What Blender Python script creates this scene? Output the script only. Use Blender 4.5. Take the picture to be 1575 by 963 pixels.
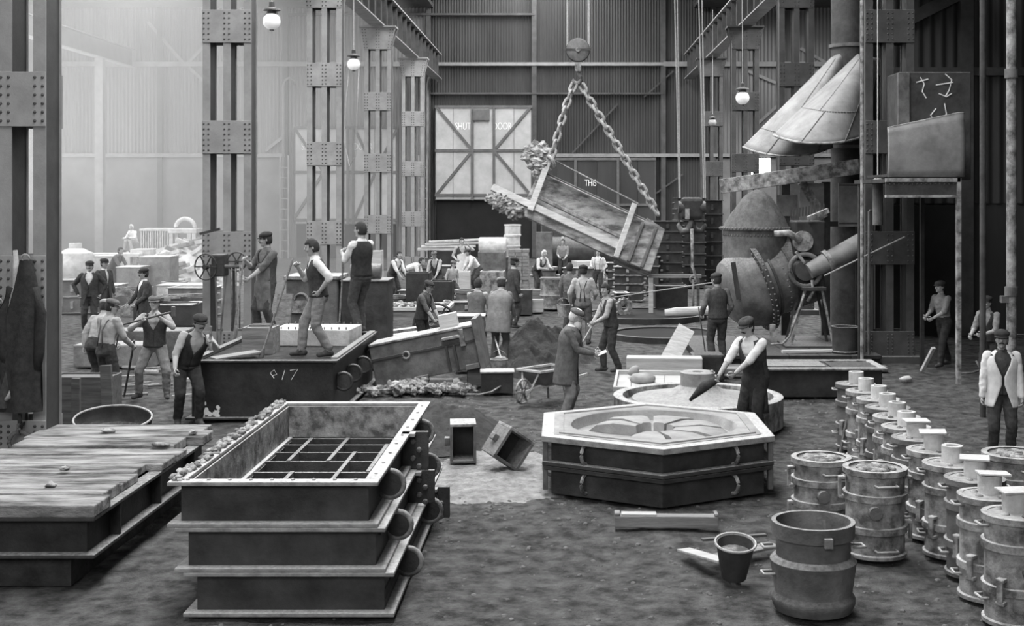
import bpy, bmesh, math, random
import numpy as np
from mathutils import Vector, Matrix, noise
for _o in list(bpy.data.objects):
    bpy.data.objects.remove(_o)
S = bpy.context.scene
COL = S.collection
PI = math.pi
# ---------------------------------------------------------------- camera, world, daylight, exposure
F, PX, PY, CH = 1950.0, 870.0, 300.0, 3.4          # focal length in pixels, principal point, eye height
cam = bpy.data.objects.new('camera', bpy.data.cameras.new('camera'))
COL.objects.link(cam)
cam.location = (0, 0, CH)
cam.rotation_euler = (PI / 2, 0, 0)
cam.data.sensor_width = 36
cam.data.lens = 36 * F / 1575
cam.data.shift_x = (787.5 - PX) / 1575
cam.data.shift_y = (PY - 481.5) / 1575
cam.data.clip_end = 400
S.camera = cam
S.view_settings.view_transform = 'Standard'
S.view_settings.look = 'None'
S.view_settings.gamma = 1
S.view_settings.use_curve_mapping = False
S.view_settings.exposure = 0.28
S.cycles.use_denoising = True
S.cycles.max_bounces = 6
S.cycles.volume_bounces = 0
wd = bpy.data.worlds.new('overcast_sky')
S.world = wd
wd.use_nodes = True
wd.node_tree.nodes['Background'].inputs[0].default_value = (.9, .9, .9, 1)
wd.node_tree.nodes['Background'].inputs[1].default_value = 1.0

def area(name, loc, size, power, rot=(0, 0, 0)):
    l = bpy.data.lights.new(name, 'AREA')
    l.shape = 'RECTANGLE'
    l.size, l.size_y = size
    l.energy = power
    o = bpy.data.objects.new(name, l)
    COL.objects.link(o)
    o.location = loc
    o.rotation_euler = rot
    return o
# daylight through the glazed strips of the roof
area('nave_skylight', (-1.5, 36, 16.2), (5.5, 66), 11500)
area('left_aisle_skylight', (-17.5, 39, 13.2), (7, 42), 4900)
area('right_aisle_skylight', (12.5, 48, 13.2), (3, 24), 4200)
# daylight through the tall windows of the left side wall and of the gable behind the camera
area('left_windows', (-28.3, 42, 6.0), (50, 6.0), 3500, (PI / 2, 0, -PI / 2))
area('gable_windows', (-6, -7.6, 9.5), (16, 6), 1350, (PI / 2 - .1, 0, 0))

def at(x, y, D):
    return Vector(((x - PX) * D / F, D, CH - (y - PY) * D / F))

def gd(y):
    return F * CH / (y - PY)

def gp(x, y):
    D = gd(y)
    return Vector(((x - PX) * D / F, D, 0))

# ---------------------------------------------------------------- materials (all monochrome, like the print)
MATS = {}

def mat(name, c0, c1, scale=4.0, rough=.75, bump=.2, bscale=None, metal=0.0, dust_light=0.0, dust_lightc=.5, stretch=None, detail=6, emit=0, lo=.35, hi=.68, bd=.03):
    m = bpy.data.materials.new(name)
    m.use_nodes = True
    nt = m.node_tree
    N, L = nt.nodes, nt.links
    b = N['Principled BSDF']
    tc = N.new('ShaderNodeTexCoord')
    oi = N.new('ShaderNodeObjectInfo')
    mp = N.new('ShaderNodeVectorMath')
    mp.operation = 'MULTIPLY_ADD'
    mp.inputs[1].default_value = stretch or (1, 1, 1)
    sc = N.new('ShaderNodeVectorMath')
    sc.operation = 'SCALE'
    cb = N.new('ShaderNodeCombineXYZ')
    L.new(oi.outputs['Random'], cb.inputs[0])
    L.new(oi.outputs['Random'], cb.inputs[1])
    L.new(cb.outputs[0], sc.inputs[0])
    sc.inputs['Scale'].default_value = 37.0
    L.new(tc.outputs['Object'], mp.inputs[0])
    L.new(sc.outputs[0], mp.inputs[2])
    n1 = N.new('ShaderNodeTexNoise')
    n1.inputs['Scale'].default_value = scale
    n1.inputs['Detail'].default_value = detail
    n1.inputs['Roughness'].default_value = .65
    L.new(mp.outputs[0], n1.inputs['Vector'])
    cr = N.new('ShaderNodeValToRGB')
    cr.color_ramp.elements[0].position = lo
    cr.color_ramp.elements[1].position = hi
    cr.color_ramp.elements[0].color = (c0, c0, c0, 1)
    cr.color_ramp.elements[1].color = (c1, c1, c1, 1)
    L.new(n1.outputs['Fac'], cr.inputs[0])
    col = cr.outputs[0]
    n2 = N.new('ShaderNodeTexNoise')
    n2.inputs['Scale'].default_value = bscale or scale * 8
    n2.inputs['Detail'].default_value = 5
    n2.inputs['Roughness'].default_value = .7
    L.new(mp.outputs[0], n2.inputs['Vector'])
    if dust_light:  # paler upward faces: settled dust plus overhead light put into the colour
        ge = N.new('ShaderNodeNewGeometry')
        sx = N.new('ShaderNodeSeparateXYZ')
        L.new(ge.outputs['True Normal'], sx.inputs[0])
        mr = N.new('ShaderNodeMapRange')
        mr.inputs[1].default_value = .35
        mr.inputs[2].default_value = .9
        L.new(sx.outputs[2], mr.inputs[0])
        mu = N.new('ShaderNodeMath')
        mu.operation = 'MULTIPLY'
        mr2 = N.new('ShaderNodeMapRange')
        mr2.inputs[1].default_value = .28
        mr2.inputs[2].default_value = .62
        mr2.inputs[4].default_value = dust_light
        L.new(n2.outputs['Fac'], mr2.inputs[0])
        L.new(mr.outputs[0], mu.inputs[0])
        L.new(mr2.outputs[0], mu.inputs[1])
        mx = N.new('ShaderNodeMix')
        mx.data_type = 'RGBA'
        L.new(mu.outputs[0], mx.inputs['Factor'])
        L.new(col, mx.inputs['A'])
        mx.inputs['B'].default_value = (dust_lightc, dust_lightc, dust_lightc, 1)
        col = mx.outputs['Result']
    L.new(col, b.inputs['Base Color'])
    b.inputs['Roughness'].default_value = rough
    b.inputs['Metallic'].default_value = metal
    b.inputs['Specular IOR Level'].default_value = .35
    if bump:
        bp = N.new('ShaderNodeBump')
        bp.inputs['Strength'].default_value = bump
        bp.inputs['Distance'].default_value = bd
        L.new(n2.outputs['Fac'], bp.inputs['Height'])
        L.new(bp.outputs[0], b.inputs['Normal'])
    if emit:
        L.new(col, b.inputs['Emission Color'])
        b.inputs['Emission Strength'].default_value = emit
    MATS[name] = m
    return m

mat('earth', .03, .15, 5, .95, 1.0, 13, detail=12, lo=.36, hi=.66, bd=.07)
mat('trough_sand', .12, .5, 3, .9, .8, 16, stretch=(.6, 2, 2), lo=.36, hi=.6)
mat('clod', .09, .24, 8, .95, .3)
mat('pale_gravel', .2, .42, 6, .95, .9, 30)
mat('black_sand', .03, .075, 5, .95, .9, 22)
mat('pale_sand', .26, .42, 3, .95, .35, 40)
mat('iron', .03, .075, 3, .62, .35, 24, dust_light=.75, dust_lightc=.42)
mat('iron_dark', .016, .045, 3, .6, .3, 20, dust_light=.5, dust_lightc=.25)
mat('iron_rim', .2, .42, 6, .6, .4, 26, dust_light=.95, dust_lightc=.62)
mat('iron_grey', .075, .19, 3, .6, .35, 24, dust_light=.7, dust_lightc=.45)
mat('iron_pale', .09, .4, 6, .65, .45, 26, dust_light=.8, dust_lightc=.6, detail=10, lo=.38, hi=.63)
mat('column_paint', .24, .34, 2.2, .55, .15, 30, dust_light=.4, dust_lightc=.3)
mat('column_shade', .05, .075, 3, .6, .1)  # webs darker than the flanges: recess shade put into the colour
mat('rivet_iron', .05, .1, 8, .5, 0)
mat('girder', .05, .09, 2, .6, .15, dust_light=.6, dust_lightc=.45)
mat('sheet_iron', .17, .31, 2.4, .55, .18, 40, dust_light=.2, dust_lightc=.4)
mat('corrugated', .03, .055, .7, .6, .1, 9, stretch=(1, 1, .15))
mat('corrugated_lit', .15, .24, .7, .6, .1, 9, stretch=(1, 1, .15))  # same sheeting made paler, daylight on the aisle bays put into the colour
mat('wall_plain', .15, .23, .8, .85, .25, 9)
mat('wall_trim', .2, .3, 2, .6, .1)
mat('door_board', .36, .52, .9, .7, .12, 8)
mat('door_frame', .09, .14, 3, .6, .1)
mat('white_paint', .8, .95, 9, .7, 0)
mat('chalk', .75, .95, 20, .9, 0)
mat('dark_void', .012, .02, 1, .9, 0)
mat('roofing', .05, .09, 1, .8, .1)
mat('wood', .15, .33, 3, .8, .35, 14, stretch=(.4, 5, 5), dust_light=.2, dust_lightc=.5)
mat('wood_pale', .4, .62, 3, .8, .3, 14, stretch=(.4, 5, 5))
mat('wood_dark', .07, .15, 3, .8, .35, 14, stretch=(.4, 5, 5), dust_light=.45, dust_lightc=.3)
mat('boards_top', .05, .42, 2.6, .85, 1.0, 10, stretch=(.5, 2.2, 1.5), detail=12, lo=.36, hi=.64)
mat('burnt_sand', .14, .5, 7, .95, 1.0, 14, lo=.38, hi=.62)
mat('cope_crust', .1, .42, 2.5, .9, .8, 16, stretch=(.6, 2, 2), lo=.38, hi=.62)
mat('coke_heap', .1, .17, 9, .95, 1.0, 26)
mat('rope', .3, .45, 20, .9, .3)
mat('wire', .3, .4, 20, .5, 0)
mat('chain', .1, .3, 14, .5, .2)
mat('chain_dusty', .22, .5, 14, .6, .2)
mat('pale_casting', .42, .7, 4, .8, .4, 18, dust_light=.6, dust_lightc=.7)
mat('mid_casting', .17, .32, 4, .8, .4, 18, dust_light=.7, dust_lightc=.46)
mat('rubble', .12, .5, 6, .9, .5, lo=.4, hi=.6)
mat('skin', .36, .46, 9, .6, .05)
mat('skin_dirty', .26, .38, 9, .65, .05)
mat('hair_dark', .025, .05, 20, .8, .3)
mat('hair_white', .6, .75, 20, .8, .3)
mat('cloth_black', .022, .045, 14, .95, .3, 60)
mat('cloth_dark', .04, .075, 14, .95, .3, 60)
mat('cloth_mid', .1, .17, 12, .95, .3, 60)
mat('cloth_grey', .19, .28, 12, .95, .3, 60)
mat('cloth_pale', .36, .46, 12, .95, .25, 60)
mat('cloth_white', .62, .78, 12, .95, .2, 60)
mat('boot', .03, .08, 9, .8, .2)
mat('eye', .02, .03, 9, .3, 0)
mat('globe_glass', .8, .9, 3, .25, 0, emit=.25)
mat('globe_dim', .3, .4, 3, .3, 0)
mat('daylight_pane', .95, 1.0, 3, .3, 0, emit=9)

# ---------------------------------------------------------------- mesh helpers
def rotm(r):
    if r is None:
        return Matrix.Identity(3)
    if isinstance(r, (tuple, list)):
        from mathutils import Euler
        return Euler(r).to_matrix()
    return r

def frame_of(d, up=None):
    d = Vector(d).normalized()
    u = Vector(up) if up is not None else Vector((0, 0, 1))
    if abs(d.dot(u.normalized())) > .985:
        u = Vector((0, 1, 0))
    s = d.cross(u).normalized()
    return d, s, s.cross(d).normalized()

class MB:
    def __init__(s):
        s.v, s.f, s.mi = [], [], []
        s.cur = 0

    def add(s, vs, fs):
        k = len(s.v)
        s.v += [tuple(v) for v in vs]
        s.f += [tuple(i + k for i in f) for f in fs]
        s.mi += [s.cur] * len(fs)
        return s

    def box(s, c, d, r=None):
        R = rotm(r)
        c = Vector(c)
        x, y, z = d[0] / 2, d[1] / 2, d[2] / 2
        vs = [c + R @ Vector(p) for p in ((-x, -y, -z), (x, -y, -z), (x, y, -z), (-x, y, -z), (-x, -y, z), (x, -y, z), (x, y, z), (-x, y, z))]
        return s.add(vs, [(0, 3, 2, 1), (4, 5, 6, 7), (0, 1, 5, 4), (1, 2, 6, 5), (2, 3, 7, 6), (3, 0, 4, 7)])

    def bx(s, x0, x1, y0, y1, z0, z1):
        return s.box(((x0 + x1) / 2, (y0 + y1) / 2, (z0 + z1) / 2), (x1 - x0, y1 - y0, z1 - z0))

    def bar(s, a, b, w, h, up=None):
        a, b = Vector(a), Vector(b)
        d, sd, u = frame_of(b - a, up)
        vs = []
        for p in (a, b):
            for i, j in ((-1, -1), (1, -1), (1, 1), (-1, 1)):
                vs.append(p + sd * (i * w / 2) + u * (j * h / 2))
        return s.add(vs, [(0, 1, 2, 3), (7, 6, 5, 4), (0, 4, 5, 1), (1, 5, 6, 2), (2, 6, 7, 3), (3, 7, 4, 0)])

    def cyl(s, a, b, r0, r1=None, n=12, cap=True):
        return s.tube([a, b], [r0, r0 if r1 is None else r1], n, cap=cap)

    def tube(s, pts, r, n=8, closed=False, cap=True, flat=1.0, up=None):
        pts = [Vector(p) for p in pts]
        m = len(pts)
        rs = r if isinstance(r, (list, tuple)) else [r] * m
        vs, fs = [], []
        for i, p in enumerate(pts):
            if closed:
                d = pts[(i + 1) % m] - pts[i - 1]
            else:
                d = pts[min(i + 1, m - 1)] - pts[max(i - 1, 0)]
            d, sd, u = frame_of(d, up)
            for j in range(n):
                a = 2 * PI * j / n
                vs.append(p + (sd * math.cos(a) * flat + u * math.sin(a)) * rs[i])
        for i in range(m if closed else m - 1):
            k = (i + 1) % m
            for j in range(n):
                l = (j + 1) % n
                fs.append((i * n + j, i * n + l, k * n + l, k * n + j))
        if cap and not closed:
            fs.append(tuple(range(n))[::-1])
            fs.append(tuple((m - 1) * n + j for j in range(n)))
        return s.add(vs, fs)

    def ring(s, c, axis, R, r, n=20, k=6, a0=0, a1=2 * PI, up=None):
        d, sd, u = frame_of(axis, up)
        c = Vector(c)
        full = abs(a1 - a0) > 6.28
        m = n if full else n + 1
        return s.tube([c + (sd * math.cos(a0 + (a1 - a0) * i / n) + u * math.sin(a0 + (a1 - a0) * i / n)) * R for i in range(m)], r, k, closed=full)

    def lathe(s, prof, n=24, c=(0, 0, 0), a0=0.0, a1=2 * PI, R=None, close=False):
        full = abs(a1 - a0) > 6.28
        m = n if full else n + 1
        Rm, c = rotm(R), Vector(c)
        vs, fs, k = [], [], len(prof)
        for i in range(m):
            a = a0 + (a1 - a0) * i / n
            for (r, z) in prof:
                vs.append(c + Rm @ Vector((r * math.cos(a), r * math.sin(a), z)))
        for i in range(n):
            j = (i + 1) % m
            for q in range(k if close else k - 1):
                w = (q + 1) % k
                fs.append((i * k + q, j * k + q, j * k + w, i * k + w))
        return s.add(vs, fs)

    def prism(s, poly, z0, z1, R=None, c=(0, 0, 0)):
        Rm, c = rotm(R), Vector(c)
        n = len(poly)
        vs = [c + Rm @ Vector((p[0], p[1], z0)) for p in poly] + [c + Rm @ Vector((p[0], p[1], z1)) for p in poly]
        fs = [tuple(range(n))[::-1], tuple(range(n, 2 * n))]
        fs += [(i, (i + 1) % n, n + (i + 1) % n, n + i) for i in range(n)]
        return s.add(vs, fs)

    def dome(s, c, axis, r, h=None, n=6):
        h = h or r * .7
        d, sd, u = frame_of(axis)
        c = Vector(c)
        vs = []
        for q, (rr, hh) in enumerate(((1, 0), (.72, .75))):
            for j in range(n):
                a = 2 * PI * j / n
                vs.append(c + (sd * math.cos(a) + u * math.sin(a)) * r * rr + d * h * hh)
        vs.append(c + d * h)
        fs = [(j, (j + 1) % n, n + (j + 1) % n, n + j) for j in range(n)] + [(n + j, n + (j + 1) % n, 2 * n) for j in range(n)]
        return s.add(vs, fs)

    def ball(s, c, r, n=12, m=8, R=None):
        Rm, c = rotm(R), Vector(c)
        r = (r, r, r) if not isinstance(r, (tuple, list)) else r
        vs, fs = [], []
        for i in range(m + 1):
            t = PI * i / m
            for j in range(n):
                a = 2 * PI * j / n
                vs.append(c + Rm @ Vector((r[0] * math.sin(t) * math.cos(a), r[1] * math.sin(t) * math.sin(a), r[2] * math.cos(t))))
        for i in range(m):
            for j in range(n):
                l = (j + 1) % n
                fs.append((i * n + j, i * n + l, (i + 1) * n + l, (i + 1) * n + j))
        return s.add(vs, fs)

    def rock(s, c, r, seed, n=9, m=6, amp=.45, freq=1.4):
        k = len(s.v)
        r = (r, r, r) if not isinstance(r, (tuple, list)) else r
        s.ball((0, 0, 0), 1, n, m)
        o = Vector((seed * 3.17, seed * 1.31, seed * .73))
        for i in range(k, len(s.v)):
            v = Vector(s.v[i])
            q = 1 + amp * noise.noise(v * freq + o)
            s.v[i] = (c[0] + v.x * q * r[0], c[1] + v.y * q * r[1], c[2] + v.z * q * r[2])
        return s

    def grid(s, fn, nu, nv):
        vs = [fn(i / nu, j / nv) for i in range(nu + 1) for j in range(nv + 1)]
        w = nv + 1
        return s.add(vs, [(i * w + j, (i + 1) * w + j, (i + 1) * w + j + 1, i * w + j + 1) for i in range(nu) for j in range(nv)])

    def xf(s, M, k=0):
        for i in range(k, len(s.v)):
            s.v[i] = tuple(M @ Vector(s.v[i]))
        return s

    def build(s, name, m, parent=None, smooth=False, bevel=0, solid=0, kind=None, fix=True, label=None):
        me = bpy.data.meshes.new(name)
        me.from_pydata(s.v, [], s.f)
        ml = m if isinstance(m, (list, tuple)) else [m]
        for q in ml:
            me.materials.append(MATS[q])
        if len(ml) > 1:
            me.polygons.foreach_set('material_index', s.mi)
        if fix:
            bm = bmesh.new()
            bm.from_mesh(me)
            if smooth:
                bmesh.ops.remove_doubles(bm, verts=bm.verts, dist=1e-5)
            bmesh.ops.recalc_face_normals(bm, faces=bm.faces)
            bm.to_mesh(me)
            bm.free()
        if smooth:
            me.shade_smooth()
            if smooth != 'all':
                me.set_sharp_from_angle(angle=math.radians(40))
        o = bpy.data.objects.new(name, me)
        COL.objects.link(o)
        if parent is not None:
            o.parent = parent
        if bevel:
            b = o.modifiers.new('bevel', 'BEVEL')
            b.width = bevel
            b.segments = 2
            b.limit_method = 'ANGLE'
        if solid:
            b = o.modifiers.new('solid', 'SOLIDIFY')
            b.thickness = solid
            b.offset = 0
        if kind:
            o['kind'] = kind
        if label:
            o['label'] = label
        return o

def thing(name, label, cat, loc=(0, 0, 0), rz=0, group=None):
    o = bpy.data.objects.new(name, None)
    COL.objects.link(o)
    o.empty_display_size = .1
    o.location = loc
    o.rotation_euler = (0, 0, rz)
    return tag(o, label, cat, group)

def tag(o, label, cat, group=None):
    o['label'] = label
    o['category'] = cat
    if group:
        o['group'] = group
    return o

def struct(o):
    o['kind'] = 'structure'
    return o

def copy_tree(o, parent=None, loc=None, rz=None, label=None):
    c = o.copy()
    COL.objects.link(c)
    if parent is not None:
        c.parent = parent
    if loc is not None:
        c.location = loc
    if rz is not None:
        c.rotation_euler = (0, 0, rz)
    if label:
        c['label'] = label
    for ch in [q for q in bpy.data.objects if q.parent == o]:
        copy_tree(ch, c)
    return c

def loc_at(o, v):
    o.location = v
    return o

def text_mesh(txt, size, name, m, parent, loc, rot=(PI / 2, 0, 0), ext=.006, sx=1.0):
    cu = bpy.data.curves.new(name, 'FONT')
    cu.body = txt
    cu.size = size
    cu.extrude = ext
    cu.align_x = 'CENTER'
    to = bpy.data.objects.new(name, cu)
    COL.objects.link(to)
    dg = bpy.context.evaluated_depsgraph_get()
    me = bpy.data.meshes.new_from_object(to.evaluated_get(dg))
    bpy.data.objects.remove(to)
    me.materials.clear()
    me.materials.append(MATS[m])
    o = bpy.data.objects.new(name, me)
    COL.objects.link(o)
    o.parent = parent
    o.location = loc
    o.rotation_euler = rot
    o.scale = (sx, 1, 1)
    return o
# ================================================================ the building
WB = 69.0                                               # depth of the back wall
wx = lambda x: (x - PX) * WB / F
wz = lambda y: CH - (y - PY) * WB / F

def floor_z(x, y):
    v = Vector((x, y, 0))
    return -.045 + .030 * noise.noise(v * .55) + .02 * noise.noise(v * 2.3) + .014 * noise.noise(v * 5.5)

def make_floor():
    xs = list(np.arange(-30, -10, 1.0)) + list(np.arange(-10, 9, .11)) + list(np.arange(9, 18.1, 1.0))
    ys = list(np.arange(-8, 7.5, 1.5)) + list(np.arange(7.5, 24, .11)) + list(np.arange(24, 40, .4)) + list(np.arange(40, 71, 1.5))
    vs = [(x, y, floor_z(x, y)) for x in xs for y in ys]
    w = len(ys)
    fs = [(i * w + j, (i + 1) * w + j, (i + 1) * w + j + 1, i * w + j + 1) for i in range(len(xs) - 1) for j in range(w - 1)]
    m = MB()
    m.add(vs, fs)
    return struct(m.build('floor', 'earth', smooth='all', fix=False))
FLOOR = make_floor()
# loose clods and grit lying on the foundry floor
rnd = random.Random(4)
m = MB()
for i in range(2600):
    x, y = rnd.uniform(-3, 5.5), rnd.uniform(9.5, 22)
    if rnd.random() < .3:
        x, y = rnd.gauss(-.7, .7), rnd.gauss(16.2, 1.3)
    r = rnd.choice((.012, .018, .018, .03))
    k = len(m.v)
    m.dome((x, y, floor_z(x, y) - .004), (rnd.uniform(-.3, .3), rnd.uniform(-.3, .3), 1), r, r * .8, 5)
o = m.build('grit', 'clod', FLOOR, fix=False, kind='stuff')

def corr(m, x0, x1, z0, z1, y, pitch=.2, amp=.035):
    n = int((x1 - x0) / pitch * 6)
    def fn(u, v):
        x = x0 + (x1 - x0) * u
        return (x, y + amp * math.sin(x / pitch * 2 * PI), z0 + (z1 - z0) * v)
    m.grid(fn, n, 1)

# ---- back wall
wall = struct(MB().bx(-28.6, 16.4, WB + .25, WB + .5, 0, 19).build('wall_back', 'dark_void'))
for x0, x1, z0, z1, mt in ((-28.4, -22, 5.5, 18, 'corrugated_lit'), (-22, -15.2, 5.5, 18, 'corrugated_lit'), (-15.2, -7.4, 0, 18, 'corrugated_lit'),
                           (-7.4, -1.7, 0, 18.5, 'corrugated'), (-1.7, 5.3, 0, 18.5, 'corrugated'), (5.3, 8.0, 0, 18.5, 'corrugated'), (8.0, 11.8, 5.4, 18, 'corrugated_lit'), (11.8, 16.2, 5.4, 18, 'corrugated_lit')):
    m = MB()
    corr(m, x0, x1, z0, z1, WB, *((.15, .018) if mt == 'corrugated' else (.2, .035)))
    m.build('corrugated_sheet', mt, wall, smooth='all', fix=False)
MB().bx(-28.4, -15.3, WB - .12, WB + .2, 0, 5.45).build('plinth', 'wall_plain', wall)
MB().bx(8.0, 10.1, WB - .12, WB + .2, 0, 5.4).build('plinth', 'wall_plain', wall)
MB().bx(11.15, 16.3, WB - .12, WB + .2, 0, 5.4).build('plinth', 'wall_plain', wall)
MB().bx(10.1, 11.15, WB - .12, WB + .2, 0, 3.9).build('plinth', 'wall_plain', wall)
for x in (-22, -15.2, -7.45, -1.7, 5.3, 8.0, 11.8):
    MB().bx(x - .13, x + .13, WB - .3, WB - .04, 0, 18).build('wall_post', 'girder', wall)
for x0, x1, z, h in ((-28, -7.5, 10.5, .26), (-7.5, 5.3, 10.5, .18), (5.3, 16, 10.5, .26), (-28, -15.2, 5.55, .2), (-1.7, 16, 5.55, .18), (-15, -1.7, 13.2, .12), (-7.4, 5.3, 8.9, .1)):
    MB().bx(x0, x1, WB - .34, WB - .06, z - h / 2, z + h / 2).build('girt', 'wall_trim' if h > .15 else 'girder', wall)
for a, b in (((230, 35), (283, 97)), ((345, 40), (292, 97)), ((292, 104), (330, 140)), ((410, 232), (440, 208)), ((880, 236), (950, 160)), ((1005, 300), (1050, 268)),
             ((1150, 110), (1192, 128)), ((1165, 190), (1198, 160)), ((1230, 75), (1268, 96)), ((1235, 125), (1265, 105)), ((990, 150), (1035, 110))):
    nv = 700 < a[0] < 1100
    MB().bar((wx(a[0]), WB - .22, wz(a[1])), (wx(b[0]), WB - .22, wz(b[1])), .08, .08 if nv else .16).build('brace', 'girder' if nv else 'wall_trim', wall)
# bright daylight opening at the end of the right aisle
w = struct(MB().bx(10.12, 11.13, WB + .02, WB + .06, 3.9, 5.4).build('window_1', 'daylight_pane'))
for z in (4.65,):
    MB().bx(10.12, 11.13, WB - .06, WB + .02, z - .025, z + .025).build('glazing_bar', 'white_paint', w)

# ---- the big timber doors
def big_door(n, x0, x1, y0, y1, mull, rail, diags, words, mt, boards):
    z0, z1 = wz(y1), wz(y0)
    d = struct(MB().bx(wx(x0), wx(x1), WB - .36, WB - .3, z0, z1).build('door_%d' % n, 'door_frame'))
    xs = [wx(x0) + .06] + [wx(b) for b in boards] + [wx(x1) - .06]
    for a, b in zip(xs[:-1], xs[1:]):
        MB().bx(a + .012, b - .012, WB - .42, WB - .36, z0 + .05, z1 - .05).build('board', mt, d)
    for x in mull:
        MB().bx(wx(x) - .07, wx(x) + .07, WB - .52, WB - .42, z0, z1).build('stile', 'door_frame', d)
    for y in rail:
        MB().bx(wx(x0), wx(x1), WB - .5, WB - .42, wz(y) - .07, wz(y) + .07).build('rail', 'door_frame', d)
    for a, b in diags:
        MB().bar((wx(a[0]), WB - .46, wz(a[1])), (wx(b[0]), WB - .46, wz(b[1])), .07, .14, (0, 0, 1)).build('diagonal_brace', 'door_frame', d)
    for t, x, y, s in words:
        text_mesh(t, s, 'lettering', 'white_paint', d, (wx(x), WB - .44, wz(y)), sx=.62)
    return d
d1 = big_door(1, 670, 819, 163, 308, (727.5, 760.5), (165, 232, 300), (((672, 165), (726, 230)), ((672, 300), (726, 234)), ((817, 165), (762, 230)), ((817, 300), (762, 234))),
              (('SHUT', 713, 200, .55), ('DOOR', 773, 200, .55)), 'door_board', (698, 727, 761, 791))
MB().bx(wx(728), wx(754), WB - .6, WB - .4, wz(187), wz(168)).build('pulley_box', 'door_frame', d1, bevel=.05)
d2 = big_door(2, 455, 612, 195, 345, (500, 537, 545), (197, 265, 338), (((456, 198), (498, 262)), ((456, 335), (498, 268)), ((580, 262), (612, 200)), ((548, 200), (578, 262)), ((548, 335), (578, 268))),
              (('DOOR', 560, 231, .55), ('SHUT', 478, 231, .55)), 'door_board', (478, 500, 541, 578))
d3 = big_door(3, 832, 1008, 243, 392, (885, 950), (245, 315, 388), (((835, 390), (884, 318)),), (('THIS', 908, 286, .5),), 'corrugated', (858, 885, 918, 950, 980))
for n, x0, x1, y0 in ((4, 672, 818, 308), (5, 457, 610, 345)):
    struct(MB().bx(wx(x0), wx(x1), WB - .12, WB - .06, 0, wz(y0)).build('door_%d' % n, 'dark_void'))  # not door leaves: dark sheets painted as shade in the open doorways

# ---- side walls, roof, wall behind the camera (glazed strips let the daylight in)
struct(MB().bx(-28.9, -28.6, -8, WB + .5, 0, 2.6).bx(-28.9, -28.6, -8, WB + .5, 9.4, 14).bx(-28.9, -28.6, -8, 16, 2.6, 9.4).build('wall_left', 'wall_plain'))
w = struct(MB().bx(-28.8, -28.7, 16, WB + .5, 2.6, 9.4).build('window_2', 'white_paint'))
for i in range(18):
    MB().bx(-28.7, -28.62, 16 + i * 3, 16.15 + i * 3, 2.6, 9.4).build('glazing_bar', 'white_paint', w)
struct(MB().bx(16.2, 16.5, -8, WB + .5, 0, 14).build('wall_right', 'corrugated'))
struct(MB().bx(-28.9, 16.5, -8.3, -8, 0, 19).build('wall_front', 'roofing'))
w = struct(MB().bx(-14, 2, -7.95, -7.9, 6.4, 12.6).build('window_3', 'white_paint'))
for i in range(9):
    MB().bx(-14 + i * 2 - .06, -14 + i * 2 + .06, -7.9, -7.84, 6.4, 12.6).build('glazing_bar', 'girder', w)
roof = MB()
roof.add([(-7.2, -8, 14), (-7.2, WB + .5, 14), (-4.4, WB + .5, 16.6), (-4.4, -8, 16.6)], [(0, 1, 2, 3)])
roof.add([(7, -8, 14), (7, WB + .5, 14), (1.4, WB + .5, 16.6), (1.4, -8, 16.6)], [(0, 3, 2, 1)])
roof.bx(-28.9, -21.2, -8, WB + .5, 13.6, 13.8).bx(-13.8, -7.2, -8, WB + .5, 13.6, 13.8).bx(7, 10.8, -8, WB + .5, 13.6, 13.8).bx(14.2, 16.5, -8, WB + .5, 13.6, 13.8)
roof.bx(-21.2, -13.8, 60, WB + .5, 13.6, 13.8).bx(10.8, 14.2, 60, WB + .5, 13.6, 13.8)
roof.bx(-21.2, -13.8, -8, 18, 13.6, 13.8).bx(10.8, 14.2, -8, 36, 13.6, 13.8).bx(-4.4, 1.4, -8, 4, 16.6, 16.7)
roof = struct(roof.build('ceiling', 'roofing', fix=False))
MB().bx(-4.4, 1.4, 4, WB + .5, 16.6, 16.7).build('glazing', 'white_paint', roof)
MB().bx(-21.2, -13.8, 18, 60, 13.6, 13.7).build('glazing', 'white_paint', roof)
MB().bx(10.8, 14.2, 36, 60, 13.6, 13.7).build('glazing', 'white_paint', roof)

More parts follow.
